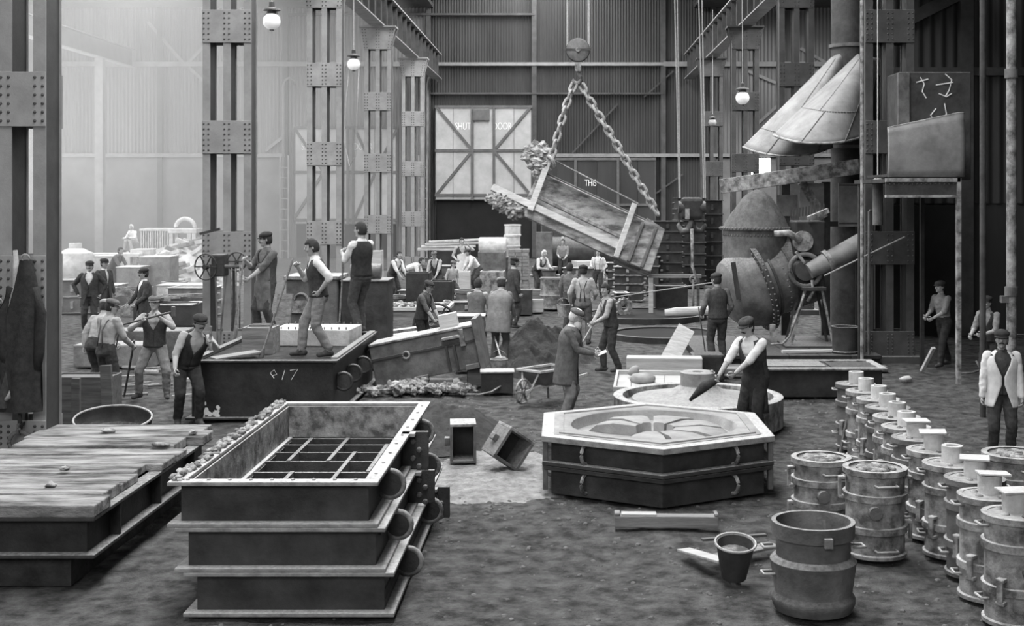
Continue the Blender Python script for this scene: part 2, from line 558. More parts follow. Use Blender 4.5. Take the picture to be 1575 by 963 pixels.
# ---- riveted columns
def column(label, loc, mt, grp, top=9.6):
    c = thing('riveted_column', label, 'column', loc, 0, grp)
    for k in (-1, 0, 1):
        x = k * .4225
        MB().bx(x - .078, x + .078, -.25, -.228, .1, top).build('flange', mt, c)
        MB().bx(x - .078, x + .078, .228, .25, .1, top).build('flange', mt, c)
        MB().bx(x - .055, x + .055, -.228, .228, .1, top).build('web', 'column_shade', c)
    MB().bx(-.62, .62, -.42, .42, -.06, .1).build('base_plate', mt, c, bevel=.015)
    for i, (z, h) in enumerate(((.35, .5), (2.31, .68), (4.59, .68), (6.87, .68))):
        p = MB().bx(-.505, .505, -.275, -.25, z - h / 2, z + h / 2).build('tie_plate', mt, c, bevel=.006)
        MB().bx(-.505, .505, .25, .275, z - h / 2, z + h / 2).build('tie_plate', mt, c)
        r = MB()
        for cx in (-.4225, 0, .4225):
            for dx in (-.048, .048):
                for q in range(6):
                    r.dome((cx + dx, -.275, z - h / 2 + .07 + q * (h - .14) / 5), (0, -1, 0), .022, .02)
        r.build('rivets', 'rivet_iron', p, fix=False, kind='stuff')
    g = MB()
    for y in (-.275, .25):
        g.add([(-.505, y, top - .8), (.505, y, top - .8), (.505, y, top - .6), (.68, y, top), (-.68, y, top), (-.505, y, top - .6)] + [(-.505, y + .025, top - .8), (.505, y + .025, top - .8), (.505, y + .025, top - .6), (.68, y + .025, top), (-.68, y + .025, top), (-.505, y + .025, top - .6)],
              [(0, 1, 2, 3, 4, 5), (11, 10, 9, 8, 7, 6)] + [(i, i + 6, (i + 1) % 6 + 6, (i + 1) % 6) for i in range(6)])
    g = g.build('cap_plate', mt, c)
    r = MB()
    for cx in (-.44, 0, .44):
        for dx in (-.05, .05):
            for q in range(7):
                r.dome((cx * (1 + q * .03) + dx, -.275, top - .74 + q * .11), (0, -1, 0), .02, .02)
    r.build('rivets', 'rivet_iron', g, fix=False, kind='stuff')
    MB().bx(-.68, .68, -.4, .4, top, top + .06).build('bearing_plate', mt, c)
    return c
DC = (16.0, 26.3, 36.8, 47.2, 58.0)
for D, lb in zip(DC, ('riveted iron column hung with dark coats and an iron ring', 'riveted iron column carrying the hand winch with its handwheel', 'dark riveted iron column behind the man with his back turned',
                      'slim riveted iron column with flared head just before the ladder column', 'riveted iron column with flared head beside the raised pale door')):
    column(lb, (-6.96, D, 0), 'column_paint', 'riveted columns along the left of the hall')
for D, lb in zip(DC[1:], ('dark riveted column standing behind the tilted converter and its air pipe', 'dark riveted column behind the flared steel hoods', 'dark riveted column behind the hanging white globe lamp', 'dark riveted column behind the dim small globe lamp')):
    column(lb, (6.66, D, 0), 'girder', 'riveted columns along the right of the hall')

# ---- crane runway girders
def girder(label, x, y0, y1):
    g = thing('runway_girder', label, 'girder', (x, 0, 9.66))
    MB().bx(-.03, .03, y0, y1, .05, 1.3).build('web', 'girder', g)
    MB().bx(-.26, .26, y0, y1, 0, .05).build('bottom_flange', 'wall_trim', g)
    MB().bx(-.26, .26, y0, y1, 1.3, 1.36).build('top_flange', 'wall_trim', g)
    MB().bx(-.05, .05, y0, y1, 1.36, 1.5).build('rail', 'iron_grey', g)
    st = MB().bx(-.2, .2, 0, .03, .05, 1.3).build('stiffener', 'girder', g)
    st.location.y = y0 + .4
    for i in range(1, int((y1 - y0) / 1.5)):
        s2 = st.copy()
        COL.objects.link(s2)
        s2.location.y = y0 + .4 + i * 1.5
    return g
girder('long crane runway girder resting on the heads of the coat-hung column row', -6.96, 13, WB - .4)
girder('long crane runway girder on the columns above the flared hoods', 6.66, 13, WB - .4)

def bridge(label, y, z):
    g = thing('crane_bridge', label, 'crane', (0, y, z))
    for s in (-.7, .7):
        MB().bx(-6.9, 6.6, s - .12, s + .12, 0, .9).build('bridge_beam', 'girder', g, bevel=.01)
    for x in (-6.96, 6.66):
        MB().bx(x - .15, x + .15, -1.3, 1.3, .0, .35).build('end_carriage', 'girder', g)
        for s in (-.9, .9):
            MB().cyl((x - .06, s, -.1), (x + .06, s, -.1), .22, n=16).build('wheel', 'iron_grey', g)
    return g
bridge('travelling crane bridge carrying the sheave and chained mould', 36, 11.5)
bridge('second travelling crane bridge carrying the thin paired ropes', 42.5, 11.5)

ag = thing('aisle_girder', 'hazy crane girder running along the hazy aisle', 'girder', (-23.5, 0, 10.3))
MB().bx(-.03, .03, 8, WB - .4, .05, .95).build('web', 'girder', ag)
MB().bx(-.2, .2, 8, WB - .4, 0, .05).build('bottom_flange', 'wall_trim', ag)
MB().bx(-.2, .2, 8, WB - .4, .95, 1.0).build('top_flange', 'wall_trim', ag)
for y_ in (16, 37, 64):
    MB().bx(-.2, .2, y_ - .2, y_ + .2, -10.33, 0).build('post', 'wall_trim', ag)
# ================================================================ people
def ik(a, t, l1, l2, hint):
    a, t = Vector(a), Vector(t)
    d = t - a
    L = min(d.length, (l1 + l2) * .995)
    d.normalize()
    t = a + d * L
    q = (l1 * l1 - l2 * l2 + L * L) / (2 * L)
    h = math.sqrt(max(l1 * l1 - q * q, 0))
    hv = Vector(hint)
    hv = hv - d * hv.dot(d)
    hv = hv.normalized() if hv.length > 1e-4 else frame_of(d)[1]
    return a + d * q + hv * h, t

RX = lambda a: Matrix.Rotation(math.radians(a), 3, 'X')
RY = lambda a: Matrix.Rotation(math.radians(a), 3, 'Y')
RZ = lambda a: Matrix.Rotation(math.radians(a), 3, 'Z')

def hand_mesh(m, w, d, n, curl, side):
    """palm, four fingers and a thumb; d forearm direction, n the way the palm faces, side +-1 picks the thumb side"""
    d = Vector(d).normalized()
    n = Vector(n)
    n = (n - d * n.dot(d)).normalized()
    s = d.cross(n) * side
    m.tube([w - d * .03, w + d * .01, w + d * .05, w + d * .088], [.027, .03, .04, .037], 10, flat=.5, up=s)
    for i, (o, ln) in enumerate(((.03, .068), (.011, .08), (-.009, .074), (-.028, .058))):
        p = w + d * .08 + s * o
        pts = [p - d * .01]
        a = 0
        for k in range(3):
            a += math.radians(curl * (.75, 1.0, .7)[k])
            p = p + (d * math.cos(a) + n * math.sin(a)) * ln * (.45, .33, .26)[k]
            pts.append(p)
        m.tube(pts, [.0098, .0094, .0085, .0065], 6)
    p = w + d * .03 + s * .03
    q = p + (s * .75 + d * .55 + n * .35).normalized() * .042
    c = curl / 90
    m.tube([p - s * .01, q, q + (d * (.9 - .5 * c) + n * (.3 + .7 * c) - s * .3 * c).normalized() * .045], [.013, .0115, .008], 6)

def person(label, loc, rz=0, h=1.75, pelvis=(0, 0, .93), lean=0, side=0, twist=0, head=(0, 0), hl=None, hr=None, fl=(.11, .02, .08), fr=(-.11, .02, .08),
           eh=((.4, .5, -.5), (-.4, .5, -.5)), kh=((.1, -1, 0), (-.1, -1, 0)), toe=(8, -8), shirt='cloth_white', legs='cloth_dark', vest=None, jacket=None, jopen=.35, apron=None,
           cap='cloth_mid', hair='hair_dark', beard=None, mous=None, rolled=True, curl=(45, 45), palm=None, braces=None, vox=.0135, skin='skin', grp=None, fat=1.0, jlen=-.28):
    P = Vector(pelvis)
    R = RZ(twist) @ RX(lean) @ RY(side)
    T = lambda x, y, z: P + R @ Vector((x, y, z))
    Rh = RZ(head[1]) @ RX(head[0])
    Nk = T(0, .012, .53)
    H = Nk + R @ Vector((0, -.005, .055)) + Rh @ Vector((0, -.022, .105))
    Hd = lambda x, y, z: H + Rh @ Vector((x, y, z))
    sl, sr = T(.178, .005, .46), T(-.178, .005, .46)
    hl = T(.26, -.06, -.06) if hl is None else Vector(hl)
    hr = T(-.26, -.06, -.06) if hr is None else Vector(hr)
    el, hl = ik(sl, hl, .29, .255, eh[0])
    er, hr = ik(sr, hr, .29, .255, eh[1])
    Rp = RZ(twist * .5) @ RX(lean * .35)
    ql, qr = P + Rp @ Vector((.092, 0, -.03)), P + Rp @ Vector((-.092, 0, -.03))
    kl, al = ik(ql, fl, .435, .415, kh[0])
    kr, ar = ik(qr, fr, .435, .415, kh[1])
    SK, SH, TR, BT, TS = 0, 1, 2, 3, 4
    m = MB()
    caps = []
    def cp(a, b, r0, r1, tg, n=12, mesh=True):
        caps.append((Vector(a), Vector(b), r0, r1, tg))
        if mesh:
            a, b = Vector(a), Vector(b)
            d = (b - a).normalized()
            m.tube([a - d * r0 * .95, a - d * r0 * .6, a, a.lerp(b, .5), b, b + d * r1 * .6, b + d * r1 * .95], [r0 * .3, r0 * .8, r0, (r0 + r1) / 2 * 1.02, r1, r1 * .8, r1 * .3], n)
    # torso as stacked ovals along the spine
    lv = [(-.13, .10, .09), (-.08, .165, .122), (0, .172, .125), (.1, .155, .112), (.2, .16, .116), (.3, .178, .126), (.39, .185, .122), (.46, .165, .1), (.51, .1, .075), (.55, .06, .06)]
    vs, fs, n = [], [], 18
    for (z, a, b) in lv:
        Rz_ = Rp if z < .04 else R
        for j in range(n):
            t = 2 * PI * j / n
            vs.append(P + Rz_ @ Vector((a * fat * math.cos(t), b * fat * math.sin(t) + (.02 if z < -.02 else 0), z)))
    for i in range(len(lv) - 1):
        for j in range(n):
            fs.append((i * n + j, i * n + (j + 1) % n, (i + 1) * n + (j + 1) % n, (i + 1) * n + j))
    fs += [tuple(range(n))[::-1], tuple((len(lv) - 1) * n + j for j in range(n))]
    m.add(vs, fs)
    caps.append((T(-.05, 0, .16), T(-.06, 0, .4), .13, .12, TS))
    caps.append((T(.05, 0, .16), T(.06, 0, .4), .13, .12, TS))
    caps.append((P + Rp @ Vector((-.05, 0, -.06)), P + Rp @ Vector((-.05, 0, .02)), .12, .12, TR))
    caps.append((P + Rp @ Vector((.05, 0, -.06)), P + Rp @ Vector((.05, 0, .02)), .12, .12, TR))
    for q, k, a, ty in ((ql, kl, al, toe[0]), (qr, kr, ar, toe[1])):
        cp(q, k, .102, .078, TR)
        cp(k, a + Vector((0, 0, .05)), .076, .066, TR)
        f = RZ(ty) @ Vector((0, -1, 0))
        sh = (k - a)
        z0 = a.z - .08
        cp(a - f * .035 + Vector((0, 0, -.03)), a + f * .15 + Vector((0, 0, -.045)), .048, .036, BT)
        cp(a + Vector((0, 0, .04)), a + f * .05 + Vector((0, 0, -.035)), .05, .045, BT)
    fore = SK if (rolled and not jacket) else SH
    for s_, e_, w_ in ((sl, el, hl), (sr, er, hr)):
        cp(s_, e_, .071 if (jacket or not rolled) else .066, .056, SH)
        if fore == SK:
            cp(e_.lerp(s_, .12), e_.lerp(w_, .1), .058, .055, SH)
            cp(e_, w_, .046, .029, SK)
        else:
            cp(e_, e_.lerp(w_, .93), .056, .042, SH)
    cp(Nk - R @ Vector((0, 0, .03)), H + Rh @ Vector((0, .02, -.05)), .056, .054, SK)
    cp(T(.0, .0, .49), T(0, .005, .53), .07, .066, TS)
    m.ball(H, (.076, .097, .118), 16, 12, Rh)
    m.ball(Hd(0, -.028, -.062), (.056, .062, .062), 12, 8, Rh)
    caps.append((Hd(0, 0, .02), Hd(0, -.02, -.07), .09, .07, SK))
    cp(Hd(0, -.09, .018), Hd(0, -.113, -.022), .011, .017, SK, 8)
    cp(Hd(0, -.083, -.055), Hd(0, -.08, -.06), .017, .017, SK, 8)
    m.ball(Hd(0, -.078, -.098), (.028, .02, .02), 8, 6, Rh)
    m.ball(Hd(0, -.078, .036), (.052, .022, .014), 8, 6, Rh)
    for s_ in (-1, 1):
        m.ball(Hd(.078 * s_, .012, -.01), (.014, .022, .034), 8, 6, Rh)
        m.ball(Hd(.04 * s_, -.066, -.03), (.026, .024, .022), 8, 6, Rh)
    me = bpy.data.meshes.new('tmp')
    me.from_pydata(m.v, [], m.f)
    ob = bpy.data.objects.new('tmp', me)
    COL.objects.link(ob)
    md = ob.modifiers.new('r', 'REMESH')
    md.mode = 'VOXEL'
    md.voxel_size = vox
    md.use_smooth_shade = True
    sm = ob.modifiers.new('s', 'SMOOTH')
    sm.factor = .5
    sm.iterations = 2
    dg = bpy.context.evaluated_depsgraph_get()
    body = bpy.data.meshes.new_from_object(ob.evaluated_get(dg))
    bpy.data.objects.remove(ob)
    nv = len(body.vertices)
    co = np.empty(nv * 3)
    body.vertices.foreach_get('co', co)
    co = co.reshape(-1, 3)
    best = np.full(nv, 9.0)
    tg = np.zeros(nv, int)
    for a, b, r0, r1, t in caps:
        a, b = np.array(a), np.array(b)
        d = b - a
        u = np.clip(((co - a) @ d) / max(d @ d, 1e-9), 0, 1)
        dist = np.linalg.norm(co - a - u[:, None] * d, axis=1) - (r0 + (r1 - r0) * u)
        k = dist < best
        best[k] = dist[k]
        tg[k] = t
    nr = np.empty(nv * 3)
    body.vertices.foreach_get('normal', nr)
    nr = nr.reshape(-1, 3)
    sd = (hash(label) % 97) if False else sum(map(ord, label)) % 97
    for i in range(nv):
        if tg[i] in (1, 2, 4):
            v = Vector(co[i])
            q = noise.noise(Vector((v.x * 9 + sd, v.y * 9, v.z * 15))) + .5 * noise.noise(Vector((v.x * 22, v.y * 22 + sd, v.z * 30)))
            co[i] += nr[i] * q * .0085
    fa = [tuple(p.vertices) for p in body.polygons]
    ft = [int(np.bincount(tg[list(f)]).argmax()) for f in fa]
    bpy.data.meshes.remove(body)
    k = h / 1.75
    M3 = Matrix.Diagonal((k, k, k, 1))
    root = thing('person', label, 'person', loc, math.radians(rz), grp)
    out = MB()
    out.v = [tuple(v) for v in co]
    out.f = fa
    out.mi = ft
    out.cur = SK
    for i, (w_, e_) in enumerate(((hl, el), (hr, er))):
        sgn = 1 if i == 0 else -1
        pn = palm[i] if palm else R @ Vector((-sgn, -.25, .1))
        hand_mesh(out, w_, w_ - e_, pn, curl[i], -sgn)
    out.xf(M3)
    out.build('body', [skin, jacket or shirt, legs, 'boot', shirt], root, smooth='all', fix=False)
    def kid(mb, name, mt, **kw):
        return mb.xf(M3).build(name, mt, root, smooth='all', **kw)
    def shell(levels, opening, n=44):
        lx = []
        for a_, b_ in zip(levels[:-1], levels[1:]):
            lx += [tuple(a_[i] + (b_[i] - a_[i]) * t / 3 for i in range(3)) for t in range(3)]
        levels = lx + [levels[-1]]
        vv, ff = [], []
        for (z, a, b) in levels:
            o_ = math.radians(max(opening(z), .4))
            for j in range(n + 1):
                t = -PI / 2 + o_ + (2 * PI - 2 * o_) * j / n
                vv.append(P + (R if z > .02 else Rp) @ Vector((a * fat * math.cos(t), b * fat * math.sin(t), z)))
        w_ = n + 1
        for i in range(len(levels) - 1):
            for j in range(n):
                ff.append((i * w_ + j, i * w_ + j + 1, (i + 1) * w_ + j + 1, (i + 1) * w_ + j))
        return MB().add(vv, ff)
    if vest:
        lv2 = [(-.04, .186, .14), (.05, .178, .132), (.14, .17, .128), (.22, .176, .132), (.3, .19, .141), (.34, .194, .141), (.38, .196, .138), (.43, .188, .126), (.47, .168, .11), (.505, .12, .09)]
        kid(shell(lv2, lambda z: max(0, z - .24) * 170), 'waistcoat', vest, solid=.012)
    if jacket:
        lv2 = [(jlen, .212, .168), (jlen * .7, .208, .164), (-.1, .2, .152), (0, .192, .146), (.1, .185, .14), (.2, .19, .142), (.3, .203, .152), (.38, .205, .148), (.44, .192, .13), (.49, .14, .1), (.53, .085, .08)]
        kid(shell(lv2, lambda z: 5 + max(0, z - .2) * 110 * max(jopen, .35) + max(0, .1 - z) * jopen * 90), 'jacket', jacket, solid=.014)
    if apron:
        def fn(u, v):
            t = math.radians(-160 + 140 * u)
            z = .3 - .78 * v
            w_ = .178 if z > 0 else .19 + .03 * v
            y_ = .14 if z > 0 else .165 + .02 * math.sin(u * 9)
            return P + (R if z > .02 else Rp) @ Vector((w_ * math.cos(t), y_ * math.sin(t), z))
        kid(MB().grid(fn, 16, 14), 'apron', apron, solid=.01)
    if braces:
        q = MB()
        for s_ in (-1, 1):
            q.tube([T(s_ * .08, -.128, .03), T(s_ * .09, -.142, .3), T(s_ * .1, -.1, .45), T(s_ * .095, .0, .5), T(s_ * .08, .1, .45), T(s_ * .03, .14, .3), T(s_ * .06, .13, .03)], .011, 6)
        kid(q, 'braces', braces)
    if hair:
        q = MB()
        k0 = len(q.v)
        q.ball((0, 0, 0), (.083, .105, .125), 18, 14)
        keep = []
        for f in q.f:
            c = sum((Vector(q.v[i]) for i in f), Vector()) / 4
            if (c.y > .012 and c.z > -.075) or c.z > .062 or (c.z > .0 and c.y > -.02):
                keep.append(f)
        q.f, q.mi = keep, [0] * len(keep)
        for i in range(len(q.v)):
            q.v[i] = tuple(H + Rh @ Vector(q.v[i]))
        kid(q, 'hair', hair, solid=.012)
    if cap:
        q = MB()
        Rc = Rh @ RX(7)
        C = Hd(0, .004, .06)
        for (z, a, y) in ((0,) * 3,):
            q.lathe([(.001, .064), (.045, .06), (.078, .046), (.099, .026), (.103, .008), (.098, -.008), (.09, -.02), (.082, -.02)], 20, C, R=Rc @ Matrix.Diagonal((1, 1.1, 1)))
        c_ = kid(q, 'cap', cap)
        q = MB()
        def pk(u, v):
            t = math.radians(200 + 140 * u)
            r = .086 + .042 * v * math.sin(PI * u) ** .5
            return C + Rc @ Vector((r * math.cos(t), r * 1.12 * math.sin(t), -.006 - .018 * v))
        q.grid(pk, 12, 3)
        q.xf(M3).build('peak', cap, c_, smooth='all', solid=.008)
    if mous:
        q = MB().tube([Hd(-.034, -.083, -.062), Hd(-.016, -.099, -.05), Hd(0, -.101, -.046), Hd(.016, -.099, -.05), Hd(.034, -.083, -.062)], [.004, .01, .009, .01, .004], 6)
        kid(q, 'moustache', mous)
    if beard:
        q = MB().rock(Hd(0, -.058, -.108), (.072, .07, .075), 3, 12, 8, .2, 3)
        kid(q, 'beard', beard)
    for s_ in (-1, 1):
        kid(MB().ball(Hd(.031 * s_, -.086, .012), (.013, .008, .007), 8, 6, Rh), 'eye', 'eye')
    W = Matrix.Translation(loc) @ Matrix.Rotation(math.radians(rz), 4, 'Z') @ M3
    return dict(root=root, hl=W @ (hl + (hl - el).normalized() * .07), hr=W @ (hr + (hr - er).normalized() * .07), H=W @ H, W=W)
# ================================================================ foreground moulding boxes
def rect_ring(m, w, l, z0, z1, t):
    m.bx(-w / 2, w / 2, -l / 2, -l / 2 + t, z0, z1).bx(-w / 2, w / 2, l / 2 - t, l / 2, z0, z1)
    m.bx(-w / 2, -w / 2 + t, -l / 2 + t, l / 2 - t, z0, z1).bx(w / 2 - t, w / 2, -l / 2 + t, l / 2 - t, z0, z1)
    return m

def lug(parent, x, y, z, s=1, R=.115, mt='iron_pale'):
    """round lifting lug standing out of the side wall"""
    c = (x + s * R * .75, y, z)
    MB().ring(c, (0, 1, 0), R, .026, 20, 7).build('lug_ring', mt, parent, smooth='all')
    MB().lathe([(0, -.02), (R * .85, -.02), (R * .85, .02), (0, .02)], 18, c, R=(PI / 2, 0, 0)).build('lug_disc', 'iron', parent)

def moulding_box(name, label, loc, rz, w, l, h, cat='moulding box', grp=None, body='iron', rim='iron_rim', fl=.09, lugs_r=(), lugs_l=(), ribs=0, zl=None, grid=None, ft=.035, lugR=.115, lugm='iron_pale'):
    o = thing(name, label, cat, loc, rz, grp)
    bw, bl = w - 2 * fl, l - 2 * fl
    for a in (MB().bx(-bw / 2, bw / 2, -bl / 2, -bl / 2 + .04, ft, h - ft), MB().bx(-bw / 2, bw / 2, bl / 2 - .04, bl / 2, ft, h - ft),
              MB().bx(-bw / 2, -bw / 2 + .04, -bl / 2 + .04, bl / 2 - .04, ft, h - ft), MB().bx(bw / 2 - .04, bw / 2, -bl / 2 + .04, bl / 2 - .04, ft, h - ft)):
        a.build('side_wall', body, o)
    rect_ring(MB(), w, l, h - ft, h, fl + .035).build('top_flange', rim, o, bevel=.008)
    rect_ring(MB(), w, l, 0, ft, fl + .035).build('bottom_flange', rim, o, bevel=.008)
    zl = zl or h / 2
    for y in lugs_r:
        lug(o, bw / 2, y, zl, 1, lugR, lugm)
    for y in lugs_l:
        lug(o, -bw / 2, y, zl, -1, lugR, lugm)
    for i in range(ribs):
        y = -bl / 2 + bl * (i + .5) / ribs
        for s in (-1, 1):
            MB().box((s * (bw / 2 + fl / 2 - .005), y, h / 2), (fl - .01, .03, h - 2 * ft - .004)).build('rib', body, o)
    return o

# ---- the stack of three iron frames in the foreground
SX, SY = -2.36, 12.2
ymid = SY
b3 = moulding_box('moulding_box', 'bottom iron frame of the three-tier stack, resting on the floor', (SX + .13, ymid, 0), 0, 1.7, 4.0, .36, lugs_r=(-1.05, .75))
b2 = moulding_box('moulding_box', 'middle iron frame of the three-tier stack with inner grid bars', (SX + .06, ymid, .36), 0, 1.7, 4.0, .36, lugs_r=(-1.2, 1.2))
b1 = moulding_box('moulding_box', 'top iron frame of the three-tier stack with pale dusty open rim', (SX, ymid, .72), 0, 1.7, 4.0, .37, lugs_r=(-1.25, 1.15))
for y in (-1.75, -1.3, -.85, -.35, .1, .6, 1.05, 1.45, 1.8):
    MB().bx(-.78, .78, y - .018, y + .018, .24, .35).build('cross_bar', 'iron', b2)
for x, y0, y1 in ((-.35, -1.3, .1), (.1, -.85, 1.05), (.45, -1.75, -.35), (-.1, .6, 1.8), (.38, .1, 1.45), (-.5, .6, 1.8)):
    MB().bx(x - .02, x + .02, y0, y1, .26, .36).build('grid_bar', 'iron_grey', b2)
MB().bx(-.77, .77, -1.9, 1.9, .12, .2).build('sand_fill', 'black_sand', b3)
for par, y, z0, z1 in ((b1, .2, .002, .37), (b2, .2, .03, .355), (b3, 1.05, .03, .355)):
    p = MB().bx(.76, 1.02, y - .025, y + .025, z0, z1).build('bracket_plate', 'iron', par, bevel=.008)
    MB().bx(.77, .90, y - .14, y - .025, z1 - .03, z1).build('bracket_flange', 'iron_rim', par)
    for k in range(4):
        MB().dome((.9 + (.03 if k % 2 else -.03), y - .025, z1 - .1 - k * .15 * (z1 - z0) / .7), (0, -1, 0), .03, .03, 8).build('bolt', 'iron_grey', p, smooth=True)
rr = random.Random(2)
m = MB()
for i in range(220):
    y = -1.95 + 3.9 * rr.random()
    m.rock((-.80 + rr.uniform(-.045, .05), y, .375 + rr.uniform(-.01, .025)), (rr.uniform(.015, .032), rr.uniform(.02, .05), rr.uniform(.012, .025)), i, 7, 5)
m.build('clay_luting', 'burnt_sand', b1, smooth='all', fix=False, kind='stuff', label='crumbling pale clay along the rim')
for a in (MB().bx(-.72, .72, 1.845, 1.868, .0, .335), MB().bx(-.728, -.705, -1.86, 1.845, .0, .335), MB().bx(.705, .728, -1.86, 1.845, .0, .335)):
    a.build('inner_face', 'iron_pale', b1)
bo = MB()
for i in range(9):
    bo.dome((-.7 + i * .17, -1.93, .37), (0, 0, 1), .018, .018)
for i in range(9):
    bo.dome((.79, -1.7 + i * .42, .37), (0, 0, 1), .016, .014)
bo.build('rivets', 'iron_rim', b1, fix=False, kind='stuff')

# ---- plank-covered box at the left
lb = moulding_box('moulding_box', 'wide low moulding box covered with weathered boards', (-5.05, 12.85, .24), 0, 1.92, 3.7, .36, rim='iron', body='iron_dark', ribs=3, fl=.1)
MB().bx(-.7, .7, -1.7, 1.7, -.28, .0).build('bed', 'black_sand', lb)
rr = random.Random(5)
y = -1.86
i = 0
while y < 1.8:
    d = rr.uniform(.3, .5)
    x0, x1 = -.98 + rr.uniform(-.05, .08), .97 + rr.uniform(-.22, .05)
    p = tag(MB().bx(x0, x1, 0, d - .02, 0, rr.uniform(.07, .11)).build('plank', 'boards_top', bevel=.012), ('first', 'second', 'third', 'fourth', 'fifth', 'sixth', 'seventh', 'eighth', 'ninth', 'tenth', 'eleventh')[i] + ' weathered cover board on the wide low box, counted towards the iron scoop', 'board', 'boards covering the low box')
    p.location = (-5.05, 12.85 + y, .6)
    p.rotation_euler = (0, 0, rr.uniform(-.006, .006))
    y += d + .012
    i += 1
for k, (x, y) in enumerate(((-4.2, 14.3), (-4.35, 13.6), (-4.75, 11.7), (-5.2, 14.4), (-4.9, 12.4))):
    tag(MB().rock((x, y, .725), (.05 + .03 * (k % 2), .05, .022), k + 3, 10, 7, .8, 2.2).build('stone_lump', 'rubble', smooth='all'), 'small lump of slag lying on the cover boards', 'lump', 'slag lumps on the cover boards')

# ---- hexagonal mould
HX, HY = 1.05, 15.15
hexp = lambda R, a=0: [(R * math.cos(math.radians(-90 + 60 * i + a)), R * math.sin(math.radians(-90 + 60 * i + a))) for i in range(6)]
hx = thing('hexagonal_mould', 'large hexagonal iron mould with petal-shaped sand pattern on top', 'mould', (HX, HY, 0))
def hexring(R0, R1, z0, z1, name, mt, bev=.008):
    a, b = hexp(R0), hexp(R1)
    vs = [(p[0], p[1], z0) for p in a] + [(p[0], p[1], z0) for p in b] + [(p[0], p[1], z1) for p in a] + [(p[0], p[1], z1) for p in b]
    fs = []
    for i in range(6):
        j = (i + 1) % 6
        fs += [(i, j, 6 + j, 6 + i), (12 + i, 18 + i, 18 + j, 12 + j), (i, 12 + i, 12 + j, j), (6 + i, 6 + j, 18 + j, 18 + i)]
    return MB().add(vs, fs).build(name, mt, hx, bevel=bev)
hexring(1.4, 1.33, .0, .3, 'lower_wall', 'iron')
hexring(1.5, 1.33, .28, .325, 'lower_flange', 'iron')
hexring(1.52, 1.33, .335, .38, 'upper_flange', 'iron')
hexring(1.4, 1.33, .38, .6, 'upper_wall', 'iron')
hexring(1.53, 1.36, .6, .668, 'rim', 'iron_rim')
MB().prism(hexp(1.35), 0, .44).build('sand_core', 'black_sand', hx)
n = 72
vs, fs = [], []
prof = [(1.0, .672), (.985, .66), (.97, .58), (.95, .54), (.6, .51), (.25, .5), (.001, .5)]
hp = hexp(1.37)
def hexr(a):
    k = math.radians(60)
    t = (a + PI / 2) % k
    return 1.37 * math.cos(PI / 6) / math.cos(t - PI / 6)
for i in range(n):
    a = 2 * PI * i / n - PI / 2
    R = hexr(a)
    for r, z in [(R, .672), ((R + 1.02) / 2, .676)] + prof:
        vs.append((r * math.cos(a), r * math.sin(a), z + .006 * noise.noise(Vector((r * math.cos(a), r * math.sin(a), 0)) * 5)))
q = len(prof) + 2
for i in range(n):
    j = (i + 1) % n
    for k in range(q - 1):
        fs.append((i * q + k, j * q + k, j * q + k + 1, i * q + k + 1))
MB().add(vs, fs).build('sand_face', 'pale_sand', hx, smooth=True)
def petal(a0, a1, r0, r1, zt, name='sand_petal'):
    vs, fs, nn = [], [], 7
    prof = [(r0, .49), (r0 + .02, zt), ((r0 + r1) / 2, zt + .015), (r1 - .1, zt - .02), (r1, .53)]
    for i in range(nn + 1):
        a = a0 + (a1 - a0) * i / nn
        e = .9 if i in (0, nn) else 1.0
        for r, z in prof:
            vs.append((r * math.cos(a), r * math.sin(a), z - (1 - e) * .1 * (z > .6)))
    k = len(prof)
    for i in range(nn):
        for j in range(k - 1):
            fs.append((i * k + j, (i + 1) * k + j, (i + 1) * k + j + 1, i * k + j + 1))
    for i in (0, nn):
        fs.append(tuple(i * k + j for j in range(k)))
    MB().add(vs, fs).build(name, 'pale_sand', hx, smooth=True)
for d0, d1, r0, r1, z in ((93, 128, .2, .93, .645), (50, 86, .2, .93, .645), (9, 44, .22, .93, .635), (-33, 3, .24, .93, .63), (134, 160, .2, .82, .635), (-76, -40, .24, .9, .625), (-118, -82, .24, .86, .625)):
    petal(math.radians(d0), math.radians(d1), r0, r1, z)
# raised inner strip of the rim, and hoop handles
hexring(1.30, 1.24, .672, .69, 'rim_bead', 'pale_sand', 0)
for z, sc in ((.49, 1), (.16, 1)):
    for a, sh in ((-120, -.25), (-60, .25), (180, 0), (0, 0), (120, 0), (60, 0)):
        c, s = math.cos(math.radians(a)), math.sin(math.radians(a))
        ap = 1.4 * math.cos(PI / 6)
        px, py = ap * c - sh * s, ap * s + sh * c
        MB().ring((px, py, z), (-s, c, 0), .105, .022, 12, 6, -PI / 2, PI / 2, up=(0, 0, 1)).build('hoop_handle', 'iron_pale', hx, smooth=True)
for s in (-1, 1):
    MB().bx(s * 1.28 - .03, s * 1.28 + .03, -.75, -.65, .05, .6).build('clamp_bar', 'iron_grey', hx, bevel=.01)

# ---- timber in front of the hexagonal mould
p0 = gp(941, 812)
tb = thing('timber_beam', 'short squared timber lying on the floor before the hexagonal mould', 'beam', (1.03, 13.0, 0), -.03)
MB().bx(-.53, .53, -.07, .07, 0, .12).build('beam_body', 'wood', tb, bevel=.01)
MB().bx(-.53, -.47, -.072, .072, .12, .15).build('beam_end', 'wood', tb, bevel=.01)
MB().bx(.49, .53, -.072, .072, .12, .15).build('beam_end', 'wood', tb, bevel=.01)
MB().bx(-.46, -.1, -.06, .065, .12, .14).build('raised_strip', 'wood_pale', tb, bevel=.005)

